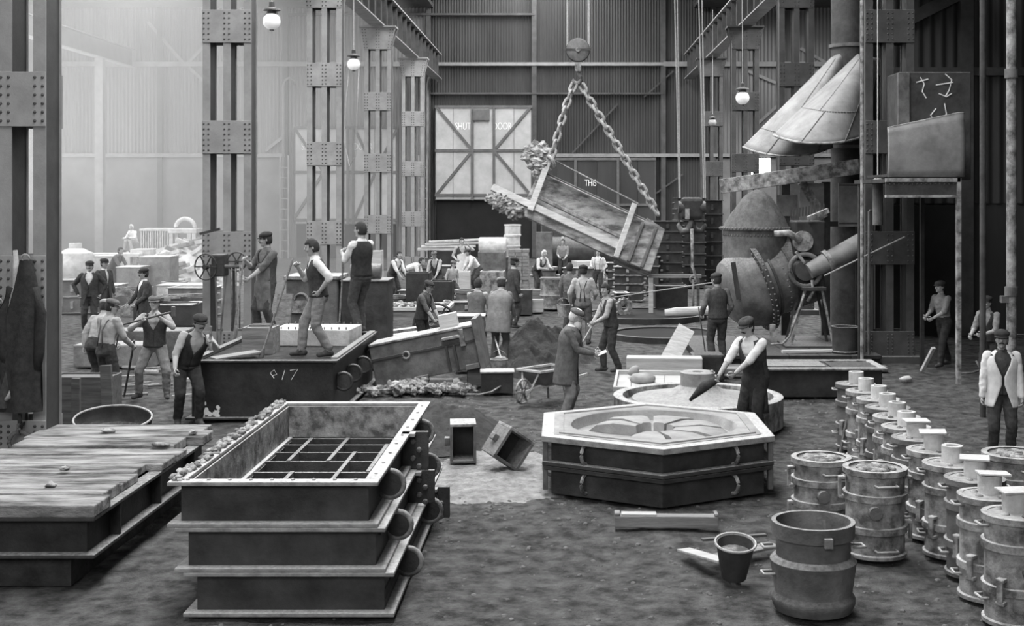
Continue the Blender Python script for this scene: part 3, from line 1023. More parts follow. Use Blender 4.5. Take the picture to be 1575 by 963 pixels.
# ---- two small open core boxes on the pale ground
def core_box(label, loc, rot, wx_, dy, hz, mt):
    o = thing('core_box', label, 'box', loc)
    o.rotation_euler = rot
    t = .035
    MB().bx(-wx_ / 2, wx_ / 2, -dy / 2, dy / 2, hz - t, hz).build('top_plate', 'iron_pale', o, bevel=.006)
    MB().bx(-wx_ / 2, wx_ / 2, -dy / 2, dy / 2, 0, t).build('bottom_plate', mt, o, bevel=.006)
    MB().bx(-wx_ / 2, -wx_ / 2 + t, -dy / 2, dy / 2, t, hz - t).build('side_plate', mt, o)
    MB().bx(wx_ / 2 - t, wx_ / 2, -dy / 2, dy / 2, t, hz - t).build('side_plate', mt, o)
    MB().bx(-wx_ / 2 + t, wx_ / 2 - t, dy / 2 - .03, dy / 2, t, hz - t).build('back_plate', 'iron', o)
    MB().bx(-wx_ / 2 - .07, -wx_ / 2, -.06, .06, hz * .4, hz * .6).build('lug', 'iron_grey', o, bevel=.01)
    return o
core_box('small open-fronted iron core box standing upright on the floor', gp(712, 708), (0, 0, .1), .33, .42, .5, 'iron_grey')
core_box('small iron core box tipped over onto one edge', (-.83, 15.75, .1), (.05, .62, .5), .4, .38, .42, 'iron_grey')

# ---- bucket with boards beside it
o = thing('pail', 'riveted iron pail leaning on its side by loose boards', 'bucket', gp(1132, 898) + Vector((0, .15, .015)))
o.rotation_euler = (.22, -.05, .3)
MB().lathe([(.005, 0), (.11, 0), (.17, .32), (.185, .33), (.16, .325), (.1, .02), (.005, .02)], 20).build('pail_body', 'iron', o, smooth=True)
MB().ring((0, 0, .33), (0, 0, 1), .178, .012, 24, 6).build('pail_rim', 'iron_rim', o, smooth=True)
MB().lathe([(.005, .25), (.14, .24)], 16).build('sand_fill', 'rubble', o)
for lb_, (a, b), wd, mt in (('pale loose board lying beside the iron pail', ((1.35, 11.75, .03), (2.0, 12.15, .05)), .16, 'wood'), ('short pale plank propped against the iron pail', ((1.12, 12.05, .03), (1.42, 11.35, .12)), .14, 'wood_pale'), ('dark narrow lath lying across the boards by the pail', ((1.3, 12.1, .11), (1.95, 12.35, .09)), .05, 'wood_dark')):
    c = (Vector(a) + Vector(b)) / 2
    pb = tag(MB().bar(Vector(a) - c, Vector(b) - c, wd, .025).build('loose_board', mt, bevel=.005), lb_, 'board')
    pb.location = c

# ================================================================ cylindrical moulds on the right
def drum_body(o, r, h, bands, mt, rim='iron_rim', z0=0):
    pr = [(r * .2, z0), (r * 1.08, z0), (r * 1.08, z0 + .03), (r, z0 + .04)]
    for b in bands:
        pr += [(r, b - .035), (r * 1.1, b - .03), (r * 1.1, b + .03), (r, b + .035)]
    pr += [(r, h - .06), (r * 1.1, h - .05), (r * 1.1, h), (r * .9, h)]
    return MB().lathe(pr, 28).build('drum_body', mt, o, smooth=True)

def bar_handle(o, ang, r, z, w=.13, out=.06, mt='iron_rim'):
    c, s = math.cos(ang), math.sin(ang)
    t = Vector((-s, c, 0))
    n = Vector((c, s, 0))
    b = n * r + Vector((0, 0, z))
    MB().tube([b - t * w / 2, b - t * w / 2 + n * out, b + t * w / 2 + n * out, b + t * w / 2], .012, 6, up=(0, 0, 1)).build('bar_handle', mt, o, smooth='all')

def clamp(o, ang, r, z):
    c, s = math.cos(ang), math.sin(ang)
    R = Matrix.Rotation(ang, 3, 'Z')
    m = MB()
    m.box(R @ Vector((r + .035, 0, z)), (.07, .07, .03), R).box(R @ Vector((r + .06, 0, z + .09)), (.03, .05, .2), R).box(R @ Vector((r + .035, 0, z + .18)), (.07, .07, .03), R)
    m.build('clamp', 'iron_pale', o, bevel=.006)

tiles = {6: 1, 7: 1, 9: 1, 10: 1, 11: 1}
row_l = ['end drum of the row, by the leaning stick', 'second drum of the row, counted from the end by the pit cover', 'third drum of the row, counted from the end by the pit cover', 'fourth drum of the row, counted from the end by the pit cover',
         'fifth drum of the row, counted from the end by the pit cover', 'sixth drum of the row, counted from the end by the pit cover', 'seventh drum of the row, its cup under a small tile', 'eighth drum of the row, its cup under a small tile', 'ninth drum of the row, its cup left open beside tiled ones',
         'tenth drum of the row with a wide tile on its cup', 'eleventh drum of the row with a tilted square tile on its cup', 'last drum of the row with a corner of tile on its cup']
rr = random.Random(8)
xs = (3.91, 3.91, 3.9, 3.86, 3.8, 3.74, 3.69, 3.68, 3.66, 3.68, 3.60, 3.60)
for i in range(12):
    Y = 17.1 - i * .633
    o = thing('drum_mould', 'cylindrical iron mould, ' + row_l[i], 'mould', (xs[i], Y, 0), rr.uniform(-.15, .15), 'row of cylindrical moulds')
    r, h = .245, .86
    drum_body(o, r, h, (.3, .6) if i < 6 else (.28, .62), 'iron_pale' if i % 3 else 'iron_grey')
    MB().lathe([(.001, h - .005), (r * .6, h), (r * .92, h - .005)], 20).build('sand_top', 'mid_casting', o, smooth='all')
    cy = .07
    MB().lathe([(.1, h - .02), (.1, h + .15), (.062, h + .15), (.055, h + .05), (.001, h + .05)], 18, (.02, cy, 0)).build('runner_cup', 'pale_casting', o, smooth=True)
    m = MB()
    for k in range(5):
        a = k * 1.3 + i
        m.rock((.02 + .15 * math.cos(a), cy * .5 + .15 * math.sin(a) - .03, h), (.035, .035, .02), k + i, 7, 5)
    m.build('sand_lumps', 'rubble', o, smooth='all', fix=False, kind='stuff')
    for a in (PI, 0):
        bar_handle(o, a, r, .78)
        bar_handle(o, a, r, .2)
    clamp(o, -PI * .75, r, .2)
    clamp(o, -PI * .3, r, .5)
    MB().cyl((0, -r - .05, .45), (0, -r + .01, .45), .05, n=12).build('trunnion', 'iron_grey', o, smooth=True)
    if i in tiles:
        t = tag(MB().box((0, 0, .008), (.26, .2, .016)).build('cover_tile', 'pale_casting', bevel=.003), 'thin square tile covering the cup of the ' + {6: 'seventh', 7: 'eighth', 9: 'tenth', 10: 'eleventh', 11: 'last'}[i] + ' drum in the row', 'tile', 'cover tiles on the drum cups')
        t.location = (xs[i] + .02 + rr.uniform(-.03, .03), Y + cy - .02, h + .158)
        t.rotation_euler = (rr.uniform(-.05, .05), rr.uniform(-.05, .05), rr.uniform(-.4, .4))
# leaning stick
a, b = gp(1292, 700), at(1313, 596, 16.75)
st = tag(MB().bar(Vector((0, 0, .02)), b - a, .03, .03).build('stick', 'wood_dark'), 'thin wooden stick leaning against the drums by the pit cover', 'stick')
st.location = a
# the three big drums standing apart
def big_drum(label, loc, r, h, bands, rz, closed=True, mt='iron_pale'):
    o = thing('drum_mould', label, 'mould', loc, rz, 'large drum moulds standing apart from the row')
    if closed:
        drum_body(o, r, h, bands, mt)
        MB().lathe([(.001, h - .03), (r * .5, h - .02), (r * .85, h - .03), (r * .95, h - .01)], 24).build('sand_top', 'mid_casting', o, smooth='all')
        m = MB()
        for k in range(16):
            q = k * 2.4
            m.rock((r * .6 * math.cos(q) * (k / 16) ** .5, r * .6 * math.sin(q) * (k / 16) ** .5, h - .015), (.06, .05, .025), k, 8, 5)
        m.build('sand_lumps', 'burnt_sand', o, smooth='all', fix=False, kind='stuff')
        for z in (h - .12, .1):
            bar_handle(o, -PI / 2 + .1, r * 1.05, z, .2, .07)
        bar_handle(o, PI / 2, r * 1.05, h - .12, .2, .07)
        MB().cyl((-.07, -r - .06, h * .55), (-.07, -r + .02, h * .55), .06, n=14).build('trunnion', 'iron_grey', o, smooth=True)
        for a in (PI, 0):
            clamp(o, a, r, h - .28)
            clamp(o, a, r, .12)
    return o
big_drum('large closed drum mould with crusted top, beside the taller twin', (2.59, 12.85, 0), .275, .75, (.3, .52), .1)
big_drum('large closed drum mould with two front bar handles, the taller of the pair', (2.94, 12.05, 0), .275, .82, (.26, .56), 0)
big_drum('round drum mould half hidden behind the row, by the man in the pale jacket', (4.55, 12.8, 0), .31, .8, (.3, .55), 0)
o = thing('drum_mould', 'open empty drum mould with a notched rim and upright rod', 'mould', (2.04, 10.45, 0), 0, 'large drum moulds standing apart from the row')
r = .31
MB().lathe([(r * .3, 0), (r * 1.02, 0), (r * 1.1, .06), (r * 1.1, .1), (r * 1.02, .14), (r * 1.12, .36), (r * 1.14, .40), (r * 1.05, .43), (r * .98, .44), (r * .98, .6), (r * 1.09, .6), (r * 1.1, .72), (r * .98, .72), (r * .93, .6), (r * .9, .2), (.001, .2)], 40).build('drum_body', 'iron_grey', o, smooth=True)
MB().bx(.02, .09, -.37, -.30, .58, .66).build('notch_lug', 'iron_rim', o, bevel=.006)
MB().bar((.06, -.27, .5), (.055, -.15, .76), .025, .025).build('upright_rod', 'iron_grey', o)
for z in (.52, .3):
    bar_handle(o, PI + .1, r * 1.05, z, .1, .1)
bar_handle(o, .1, r * 1.05, .5, .1, .1)
# ================================================================ left middle ground
bigf = moulding_box('moulding_box', 'tall dark iron moulding box on which three men stand', (-4.6, 21.2, 0), 0, 2.3, 4.1, .9, body='iron_dark', rim='iron', fl=.08, lugs_r=(-1.6, -.7, .3, 1.3), zl=.52, lugR=.13, lugm='iron')
MB().bx(-1.03, 1.03, -1.93, 1.93, .3, .84).build('sand_fill', 'black_sand', bigf)
MB().bx(1.03, 1.13, -1.9, 1.9, .9, .93).build('rim_plank', 'wood', bigf)
m = MB()
for i, pts in enumerate((((.46, .62), (.40, .70), (.46, .75), (.5, .68), (.44, .66)), ((.58, .60), (.62, .74)), ((.70, .74), (.82, .76), (.72, .60)))):
    m.tube([(x - .28, -1.975, z) for x, z in pts], .007, 5)
m.build('chalk_mark', 'chalk', bigf)
m = MB()
for i in range(26):
    m.rock((-.96 + rr.uniform(0, .3), -1.972, .05 + abs(rr.gauss(0, .09))), (.03, .005, .03), i, 6, 5)
m.build('lime_splash', 'chalk', bigf, kind='stuff', fix=False)
# things lying on that box
def crate(name, label, cat, c, d, rz=0, mt='wood', lid=None, grp=None, bev=.01, rot=None, planks=0):
    o = thing(name, label, cat, c, rz, grp)
    if rot:
        o.rotation_euler = rot
    w, l, h = d
    t = min(.03, min(d) * .2)
    MB().bx(-w / 2, w / 2, -l / 2, -l / 2 + t, 0, h).build('front_board', mt, o, bevel=bev * .5)
    MB().bx(-w / 2, w / 2, l / 2 - t, l / 2, 0, h).build('back_board', mt, o, bevel=bev * .5)
    MB().bx(-w / 2, -w / 2 + t, -l / 2 + t, l / 2 - t, 0, h).build('side_board', mt, o)
    MB().bx(w / 2 - t, w / 2, -l / 2 + t, l / 2 - t, 0, h).build('side_board', mt, o)
    MB().bx(-w / 2 + t, w / 2 - t, -l / 2 + t, l / 2 - t, h * (.75 if lid == 'in' else .9), h * (.8 if lid == 'in' else .97)).build('top_board', lid if lid and lid != 'in' else mt, o)
    if lid and lid != 'in':
        MB().bx(-w / 2 - .02, w / 2 + .02, -l / 2 - .02, l / 2 + .02, h, h + .03).build('lid', lid, o, bevel=bev * .5)
    return o
crate('tool_box', 'square wooden box with iron bars on top, on the tall dark box', 'box', (-4.95, 20.6, .845), (.5, .5, .42), 0, 'wood')
for k in range(3):
    tag(loc_at(MB().bar((-.17, 0, 0), (.17, .02, 0), .03, .03).build('iron_bar', 'iron_grey'), (-4.95, 20.5 + .12 * k, 1.285)), 'short iron bar lying on the square wooden box', 'bar', 'bars on the wooden box')
slab = thing('sand_core', 'pale studded core block lying on the tall dark box', 'core', (-4.3, 21.9, .845), -.06)
MB().bx(-.68, .68, -.5, .5, 0, .28).build('core_block', 'pale_casting', slab, bevel=.015)
m = MB()
for k in range(11):
    m.cyl((-.62 + k * .124, -.44, .28), (-.62 + k * .124, -.44, .32), .012, n=6)
    m.cyl((-.62 + k * .124, .44, .28), (-.62 + k * .124, .44, .32), .012, n=6)
m.build('studs', 'iron_grey', slab, kind='stuff')
for lb_, a, b, w_, h_, mt in (('plank lying slantwise inside the tall dark box', (-5.45, 19.6, .87), (-4.85, 20.0, .93), .3, .03, 'wood'), ('upright board leaning beside the winch column', (-5.35, 23.5, .02), (-5.25, 23.75, 1.55), .33, .04, 'wood'),
                              ('dark stake standing before the men with hammers', (-6.55, 18.2, .0), (-6.62, 18.25, .95), .16, .07, 'wood_dark'), ('short dark stake beside the iron scoop', (-6.95, 18.0, .0), (-6.95, 18.0, .8), .12, .06, 'wood_dark')):
    c = Vector(a)
    tag(loc_at(MB().bar((0, 0, 0), Vector(b) - c, w_, h_).build('board', mt, bevel=.005), c), lb_, 'board')
# iron chest with arched handle and a rolled drum behind the men
ch = thing('iron_chest', 'big riveted iron chest with an arched handle behind the standing men', 'chest', (-4.95, 25.2, 0))
MB().bx(-.5, .5, -.5, .5, .06, 1.75).build('chest_body', 'iron_grey', ch, bevel=.03)
MB().bx(-.54, .54, -.54, .54, 0, .06).build('base_plate', 'iron_dark', ch)
MB().bx(-.54, .54, -.54, .54, 1.75, 1.82).build('lid', 'iron_pale', ch, bevel=.01)
MB().ring((-.2, -.52, 1.35), (0, 1, 0), .13, .025, 12, 6, 0, PI, up=(0, 0, 1)).build('arched_handle', 'iron_pale', ch, smooth=True)
MB().bx(-.38, -.02, -.53, -.5, 1.1, 1.34).build('lock_plate', 'iron_pale', ch)
cd = crate('iron_tank', 'dark iron box standing to the side of the riveted chest', 'box', (-3.95, 25.3, 0), (.9, .9, 1.7), 0, 'iron', 'iron_grey')
rl = tag(MB().lathe([(0, -.3), (.14, -.3), (.155, -.28), (.15, .28), (.14, .3), (0, .3)], 18, R=(0, PI / 2, 0)).build('iron_roll', 'iron_grey', smooth=True), 'short iron roll lying on the dark box behind the men', 'roll')
rl.location = (-3.95, 25.1, 1.89)

# ---- scoop, coats and ring at the near column
sc = thing('ladle_scoop', 'shallow oval iron scoop tilted on the floor by the boards', 'scoop', (-6.15, 17.3, .12))
sc.rotation_euler = (.38, 0, .05)
vs = MB()
def bowl(u, v):
    a = 2 * PI * u
    q = v * PI / 2
    return (.52 * math.cos(a) * math.sin(q) ** .6, .33 * math.sin(a) * math.sin(q) ** .6, .27 * (1 - math.cos(q)))
vs.grid(bowl, 36, 9)
vs.build('scoop_bowl', 'iron', sc, smooth='all', solid=.012)
MB().tube([bowl(i / 36, 1) for i in range(36)], .015, 6, closed=True).build('scoop_rim', 'iron_rim', sc, smooth='all')
def coat(label, loc, h, w, mt, seed):
    o = thing('coat', label, 'coat', loc, 0, 'coats hanging on the near column')
    def fn(u, v):
        a = 2 * PI * u
        z = -h * v
        ww = w * (.28 + .72 * min(1, v * 2.2)) * (1 + .12 * noise.noise(Vector((u * 5, v * 3, seed))))
        dd = .09 + .05 * v
        fold = 1 + .22 * math.sin(a * 5 + seed + v * 2) * min(1, v * 2)
        return (ww / 2 * math.cos(a) + .03 * math.sin(v * 5 + seed), -dd + dd * fold * math.sin(a), z)
    MB().grid(fn, 40, 18).build('coat_body', mt, o, smooth='all')
    for s in (-1, 1):
        MB().tube([(s * w * .3, -.12, -.18 * h), (s * w * .44, -.15, -.35 * h), (s * w * .42, -.17, -.6 * h), (s * w * .36, -.15, -.72 * h)], [.05, .07, .065, .05], 10).build('sleeve', mt, o, smooth='all')
    MB().ring((0, -.05, .02), (0, 1, .2), .05, .012, 12, 6).build('hanging_loop', 'rope', o, smooth='all')
    return o
coat('long dark coat hanging from the column in heavy folds', (-6.66, 15.68, 2.6), 1.85, .52, 'cloth_black', 1)
coat('shorter dark jacket hanging beside the long coat', (-7.0, 15.7, 2.05), 1.25, .5, 'cloth_dark', 4)
tag(loc_at(MB().tube([(0, 0, 0), (.03, -.03, -.4), (-.04, -.05, -.8), (-.02, -.03, -1.1)], [.03, .05, .05, .03], 8).build('rope_coil', 'rope', smooth='all'), (-6.78, 15.62, 2.72)), 'hank of thick rope hanging on the coat column', 'rope')
tag(loc_at(MB().tube([(0, 0, 0), (.06, -.04, -.12), (.03, -.06, -.3), (-.06, -.04, -.36)], [.012, .03, .04, .01], 8).build('rag', 'cloth_pale', smooth='all'), (-6.8, 15.5, 1.24)), 'pale rag hanging below the long dark coat', 'rag')
rg = thing('hoist_ring', 'heavy iron ring hanging from a shackle by the coats', 'ring', (-6.72, 15.6, .36))
MB().ring((0, 0, 0), (0, 1, 0), .125, .026, 28, 8).build('ring', 'iron_grey', rg, smooth='all')
MB().ring((0, 0, .16), (1, 0, 0), .06, .018, 16, 6).build('shackle', 'iron_grey', rg, smooth='all')
MB().bar((0, .1, .22), (0, -.02, .2), .05, .04).bar((0, 0, .2), (0, .02, .5), .04, .03).build('hook_bar', 'iron', rg)

# ---- winch on the second column
wn = thing('hand_winch', 'hand winch with spoked wheel and gears bolted to the column', 'winch', (-6.96, 25.78, 0))
def spoked(m, c, ax, R, r, ns=4, k=24):
    m.ring(c, ax, R, r, k, 6)
    d, s, u = frame_of(ax)
    c = Vector(c)
    for i in range(ns):
        a = PI * i / ns
        v = (s * math.cos(a) + u * math.sin(a)) * R
        m.bar(c - v, c + v, r * 1.4, r * 1.4)
    m.cyl(c - d * .05, c + d * .05, R * .2, n=12)
    return m
spoked(MB(), (-.28, -.28, 1.95), (.35, 1, 0), .26, .014, 3).build('handwheel', 'iron_dark', wn, smooth=True)
spoked(MB(), (.3, -.1, 2.05), (0, 1, 0), .19, .018, 3).build('gear_wheel', 'iron', wn, smooth=True)
MB().bx(-.2, .06, -.2, .2, 1.75, 2.2).build('gear_case', 'iron', wn, bevel=.03)
MB().cyl((-.2, -.1, 1.95), (.36, -.1, 1.95), .04, n=10).build('shaft', 'iron_grey', wn, smooth=True)
for x in (.2, .28, .36):
    MB().tube([(x, -.12, 2.0), (x + .01, -.13, 1.3), (x, -.12, .7)], .015, 6).build('chain_fall', 'chain', wn, smooth='all')
MB().bar((-.1, -.2, 1.75), (-.05, -.25, .4), .03, .03).build('lever', 'iron_grey', wn)
MB().bar((.1, -.2, 1.75), (.0, -.3, .3), .03, .03).build('lever', 'iron_grey', wn)
MB().bar((-.38, -.35, 2.62), (.02, -.33, 2.72), .05, .05).build('crank_handle', 'iron', wn)

# ---- tilted moulding box and rubble around it
tb = thing('moulding_box', 'long iron moulding box tilted up at one end on blocks', 'moulding box', (-2.3, 22.3, .22))
tb.rotation_euler = (.0, math.radians(-11.5), -.03)
MB().bx(-1.05, .85, 0, .8, 0, .72).build('box_body', 'iron_grey', tb, bevel=.015)
MB().bx(-1.05, .88, -.03, .83, .72, .76).build('top_plank', 'iron_pale', tb, bevel=.01)
MB().bx(.83, .92, -.14, .86, -.04, .86).build('end_plate', 'iron_grey', tb, bevel=.01)
MB().bx(-1.05, .85, -.035, 0, .46, .5).build('seam_strip', 'iron', tb)
for x in (.28, .42):
    MB().bx(x, x + .035, -.06, 0, .02, .47).build('rib', 'iron', tb)
MB().bx(.56, .65, -.09, 0, .42, .72).build('clamp_bar', 'iron_pale', tb, bevel=.01)
MB().bx(.25, .58, -.1, 0, .58, .63).build('bracket', 'iron_pale', tb, bevel=.01)
MB().ring((-.42, -.04, .46), (0, 1, 0), .06, .02, 12, 6).build('lock_ring', 'iron_pale', tb, smooth=True)
MB().bx(-.35, -.1, -.12, -.001, -.02, .05).build('foot_lug', 'iron_grey', tb)
MB().bx(.58, .82, -.12, -.001, .0, .08).build('foot_lug', 'iron_grey', tb)
for c, d, rz, mt, lb_ in (((-1.62, 22.75, 0), (.3, .3, .3), .1, 'wood', 'wooden block under the raised end of the tilted box'), ((-2.15, 21.95, 0), (.4, .12, .22), .05, 'iron_grey', 'flat iron block in front of the tilted box')):
    q = tag(MB().bx(-d[0] / 2, d[0] / 2, -d[1] / 2, d[1] / 2, 0, d[2]).build('packing_block', mt, bevel=.015), lb_, 'block')
    q.location, q.rotation_euler = c, (0, 0, rz)
m = MB()
rr = random.Random(12)
for i in range(150):
    p = (rr.gauss(-2.6, .5), rr.gauss(21.8, .2))
    s = rr.uniform(.03, .09)
    m.rock((p[0], p[1], max(.02, .13 - abs(p[0] + 2.6) * .1) * rr.random() + s * .5), (s * rr.uniform(.7, 1.5), s, s * .8), i, 7, 5, .7)
tag(m.build('rubble_heap', 'rubble', smooth=False, fix=False, kind='stuff'), 'scattered broken lumps in front of the tilted box', 'rubble')
for i, (x, y, s) in enumerate(((612, 603, .17), (622, 598, .14), (590, 590, .12), (716, 590, .13), (729, 585, .1), (697, 596, .16), (660, 602, .13), (640, 604, .12))):
    p = gp(x, y)
    tag(MB().rock((p.x, p.y, s * .45), (s, s * .8, s * .55), i + 40, 9, 6, .6).build('stone_lump', 'pale_casting'), 'pale angular lump among the rubble before the tilted box', 'lump', 'pale lumps in the rubble')
tag(loc_at(MB().tube([(0, 0, 0), (.25, -.05, .0), (.45, .05, .03), (.6, .25, .1)], .015, 6).build('bent_rod', 'iron_pale', smooth='all'), gp(715, 608) + Vector((0, 0, .02))), 'bent iron rod on the floor by the dark lidded box', 'rod')
crate('lidded_box', 'small dark box with a pale lid beside the rubble', 'box', gp(764, 604) + Vector((0, .15, 0)), (.55, .4, .34), .06, 'iron_dark', 'iron_rim')
pl = thing('pail', 'small upright iron pail beside the black sand heap', 'bucket', gp(767, 577))
MB().lathe([(.01, 0), (.12, 0), (.17, .3), (.155, .3), (.11, .02), (.01, .02)], 20).build('pail_body', 'iron_pale', pl, smooth=True)
MB().ring((0, 0, .3), (0, 0, 1), .165, .01, 20, 6).build('pail_rim', 'iron_rim', pl, smooth=True)
MB().ring((0, 0, .3), (.3, 1, 0), .165, .008, 16, 5, 0, PI, up=(0, 0, 1)).build('bail', 'iron_grey', pl, smooth=True)

def mound(name, label, c, rx, ry, h, mt, seed, amp=.25):
    def fn(u, v):
        a = 2 * PI * u
        r = v
        q = math.cos(r * PI / 2) ** 1.3
        n_ = noise.noise(Vector((math.cos(a) * r * 2.2, math.sin(a) * r * 2.2, seed))) * amp + noise.noise(Vector((math.cos(a) * r * 7, math.sin(a) * r * 7, seed))) * amp * .5 + noise.noise(Vector((math.cos(a) * r * 19, math.sin(a) * r * 19, seed))) * amp * .22
        return (c[0] + rx * r * math.cos(a) * (1 + .15 * noise.noise(Vector((math.cos(a), math.sin(a), seed)))), c[1] + ry * r * math.sin(a), max(-.06, h * (q + n_ * q ** .5) - .05 * r))
    return tag(MB().grid(fn, 90, 40).build(name, mt, smooth='all'), label, 'heap')
mound('sand_heap', 'heap of black moulding sand behind the wheelbarrow', (-.5, 26.3, 0), 1.15, 1.0, .68, 'black_sand', 2.2, .38)
mound('sand_heap', 'smaller dark sand spill in front of the black heap', (-.62, 24.6, 0), .8, .7, .42, 'black_sand', 6.2, .5)
mound('sand_heap', 'low spread of black sand beside the three-tier stack', (-1.75, 18.2, 0), 1.1, 1.5, .42, 'black_sand', 7.7)

# ---- wheelbarrow
wb = thing('wheelbarrow', 'wooden wheelbarrow with spoked iron wheel behind the bearded man', 'wheelbarrow', gp(822, 622) + Vector((.0, .1, 0)), -.75)
wb.scale = (.88, .88, .88)
spoked(MB(), (-.05, -.25, .24), (1, .15, 0), .22, .022, 3).build('wheel', 'iron_pale', wb, smooth=True)
tr = MB()
tp = [(-.3, -.15), (.3, -.15), (.3, .75), (-.3, .75)]
bt = [(-.18, .1), (.18, .1), (.2, .6), (-.2, .6)]
tr.add([(x, y, .62) for x, y in tp] + [(x, y, .34) for x, y in bt], [(4, 5, 6, 7), (0, 1, 5, 4), (1, 2, 6, 5), (2, 3, 7, 6), (3, 0, 4, 7)])
tr.build('tray', 'iron_grey', wb, solid=.02)
rect_ring(MB(), .64, .94, .6, .64, .05).xf(Matrix.Translation((0, .3, 0))).build('tray_rim', 'wood_pale', wb)
for s in (-1, 1):
    MB().bar((s * .07, -.3, .25), (s * .28, 1.15, .45), .04, .05).build('shaft', 'wood_pale', wb)
    MB().bar((s * .2, .55, .36), (s * .24, .62, 0), .035, .035).build('leg', 'wood', wb)
    MB().bar((s * .1, -.22, .26), (s * .22, -.1, .6), .03, .03).build('strut', 'wood_pale', wb)

def patch(u, v):
    a = 2 * PI * u
    r = v * (1 + .3 * noise.noise(Vector((math.cos(a) * 1.5, math.sin(a) * 1.5, 2))))
    x, y = -.75 + 1.25 * r * math.cos(a), 15.6 + 1.7 * r * math.sin(a)
    return (x, y, floor_z(x, y) + (.05 * (1 - v ** 3) + .03 * max(0, noise.noise(Vector((x * 9, y * 9, 0)))) + .015 * noise.noise(Vector((x * 25, y * 25, 0)))) * min(1, (1 - v) * 5) - .012)
MB().grid(patch, 150, 70).build('gravel_patch', 'pale_gravel', FLOOR, smooth='all', kind='stuff')

mound('sand_heap', 'small pale sand pile at the foot of the coat column', (-6.75, 14.6, 0), .7, .6, .3, 'pale_gravel', 3.3, .5)
# ================================================================ converter, hoods and furnace platform on the right
struct(MB().bx(7.35, 16.3, 31.0, 31.2, 0, 13.6).build('wall_added_partition', 'corrugated'))  # partition added to keep the furnace side of the hall dark
PW = [o for o in bpy.data.objects if o.name == 'wall_added_partition'][0]
m = MB()
corr(m, 7.35, 16.3, 3.2, 13.6, 30.94, .28, .04)
m.build('corrugated_sheet', 'corrugated', PW, smooth='all', fix=False)
for z, h in ((6.3, .2), (9.4, .2)):
    MB().bx(7.35, 16.3, 30.75, 30.9, z, z + h).build('girt', 'girder', PW)
MB().bar((7.6, 30.8, 7.3), (12, 30.8, 9.5), .12, .3).build('brace', 'girder', PW)
MB().bx(7.5, 9.6, 30.7, 30.88, 0, 3.15).build('doorway_shade', 'dark_void', PW)  # flat panel painted near-black for the unlit shed interior
for x in (9.7, 12.2):
    MB().bx(x - .15, x + .15, 30.6, 30.9, 0, 13.5).build('wall_post', 'girder', PW)

CD = 28.0
cx = lambda x, D=CD: (x - PX) * D / F
cz = lambda y, D=CD: CH - (y - PY) * D / F
cv = thing('converter', 'tilted riveted steel converter vessel heaped with coke at the neck', 'furnace', (4.2, CD, 0))
# neck and heap
MB().lathe([(.66, 1.3), (.70, 2.62), (.78, 2.64), (.78, 2.7), (.6, 2.7)], 36, (-.02, 0, 0)).build('neck', 'iron_grey', cv, smooth=True)
def heap(u, v):
    a = 2 * PI * u
    r = .72 * v
    z = 2.68 + .84 * (1 - v ** 1.8) * (1 if v < .999 else 0)
    q = 1 + .06 * noise.noise(Vector((math.cos(a) * v * 4, math.sin(a) * v * 4, 3)))
    return (.06 * (1 - v) + r * math.cos(a) * q, r * math.sin(a) * q, z + .035 * noise.noise(Vector((r * math.cos(a) * 9, r * math.sin(a) * 9, 1))))
MB().grid(heap, 60, 22).build('coke_heap', 'coke_heap', cv, smooth='all')
m = MB()
for i in range(30):
    a = -PI * i / 29
    m.dome((-.02 + .78 * math.cos(a), .78 * math.sin(a), 2.67), (math.cos(a), math.sin(a), 0), .025, .02)
    m.dome((-.02 + .7 * math.cos(a), .7 * math.sin(a), 2.52), (math.cos(a), math.sin(a), 0), .022, .018)
m.build('neck_rivets', 'iron_grey', cv, fix=False, kind='stuff')
# barrel, axis rising to the right and slightly away
ax = Vector((.93, .18, .32)).normalized()
Rb = ax.to_track_quat('Z', 'Y').to_matrix()
C0 = Vector((0, -.05, 1.42))
MB().lathe([(.86, .0), (.86, .12), (.8, .14), (.8, 1.25), (.72, 1.3), (.001, 1.3)], 44, C0, R=Rb).build('barrel', 'iron_grey', cv, smooth=True)
MB().lathe([(1.05, -.06), (1.05, .05), (.84, .05), (.84, -.06)], 44, C0, R=Rb, close=True).build('flange_ring', 'iron', cv, smooth=True)
MB().lathe([(.9, -.05), (.86, -.3), (.72, -.62), (.56, -.74), (.3, -.78), (.001, -.78)], 44, C0, R=Rb).build('nose_cap', 'iron_grey', cv, smooth=True)
m = MB()
for i in range(48):
    a = 2 * PI * i / 48
    p = C0 + Rb @ Vector((1.05 * math.cos(a), 1.05 * math.sin(a), 0))
    m.dome(p, p - C0, .022, .02)
    p = C0 + Rb @ Vector((.97 * math.cos(a), .97 * math.sin(a), -.06))
    m.dome(p, -ax, .022, .02)
for q, (r, z) in enumerate(((.80, .45), (.80, .8), (.80, 1.1), (.852, -.12), (.79, -.4))):
    for i in range(36):
        a = 2 * PI * i / 36 + q * .1
        p = C0 + Rb @ Vector((r * math.cos(a), r * math.sin(a), z))
        m.dome(p, Rb @ Vector((math.cos(a), math.sin(a), 0)), .02, .016)
m.build('barrel_rivets', 'iron_pale', cv, fix=False, kind='stuff')
for t in (.2, .62):
    MB().lathe([(.83, t), (.83, t + .06), (.79, t + .06), (.79, t)], 44, C0, R=Rb, close=True).build('hoop_band', 'iron', cv, smooth=True)
MB().bar(C0 + Vector((-.62, -.85, .55)), C0 + Vector((-.5, -.8, -.25)), .1, .04).build('strap', 'iron', cv)
MB().bx(.18, .3, -.85, -.75, .35, .62).build('spout_lug', 'iron_pale', cv)
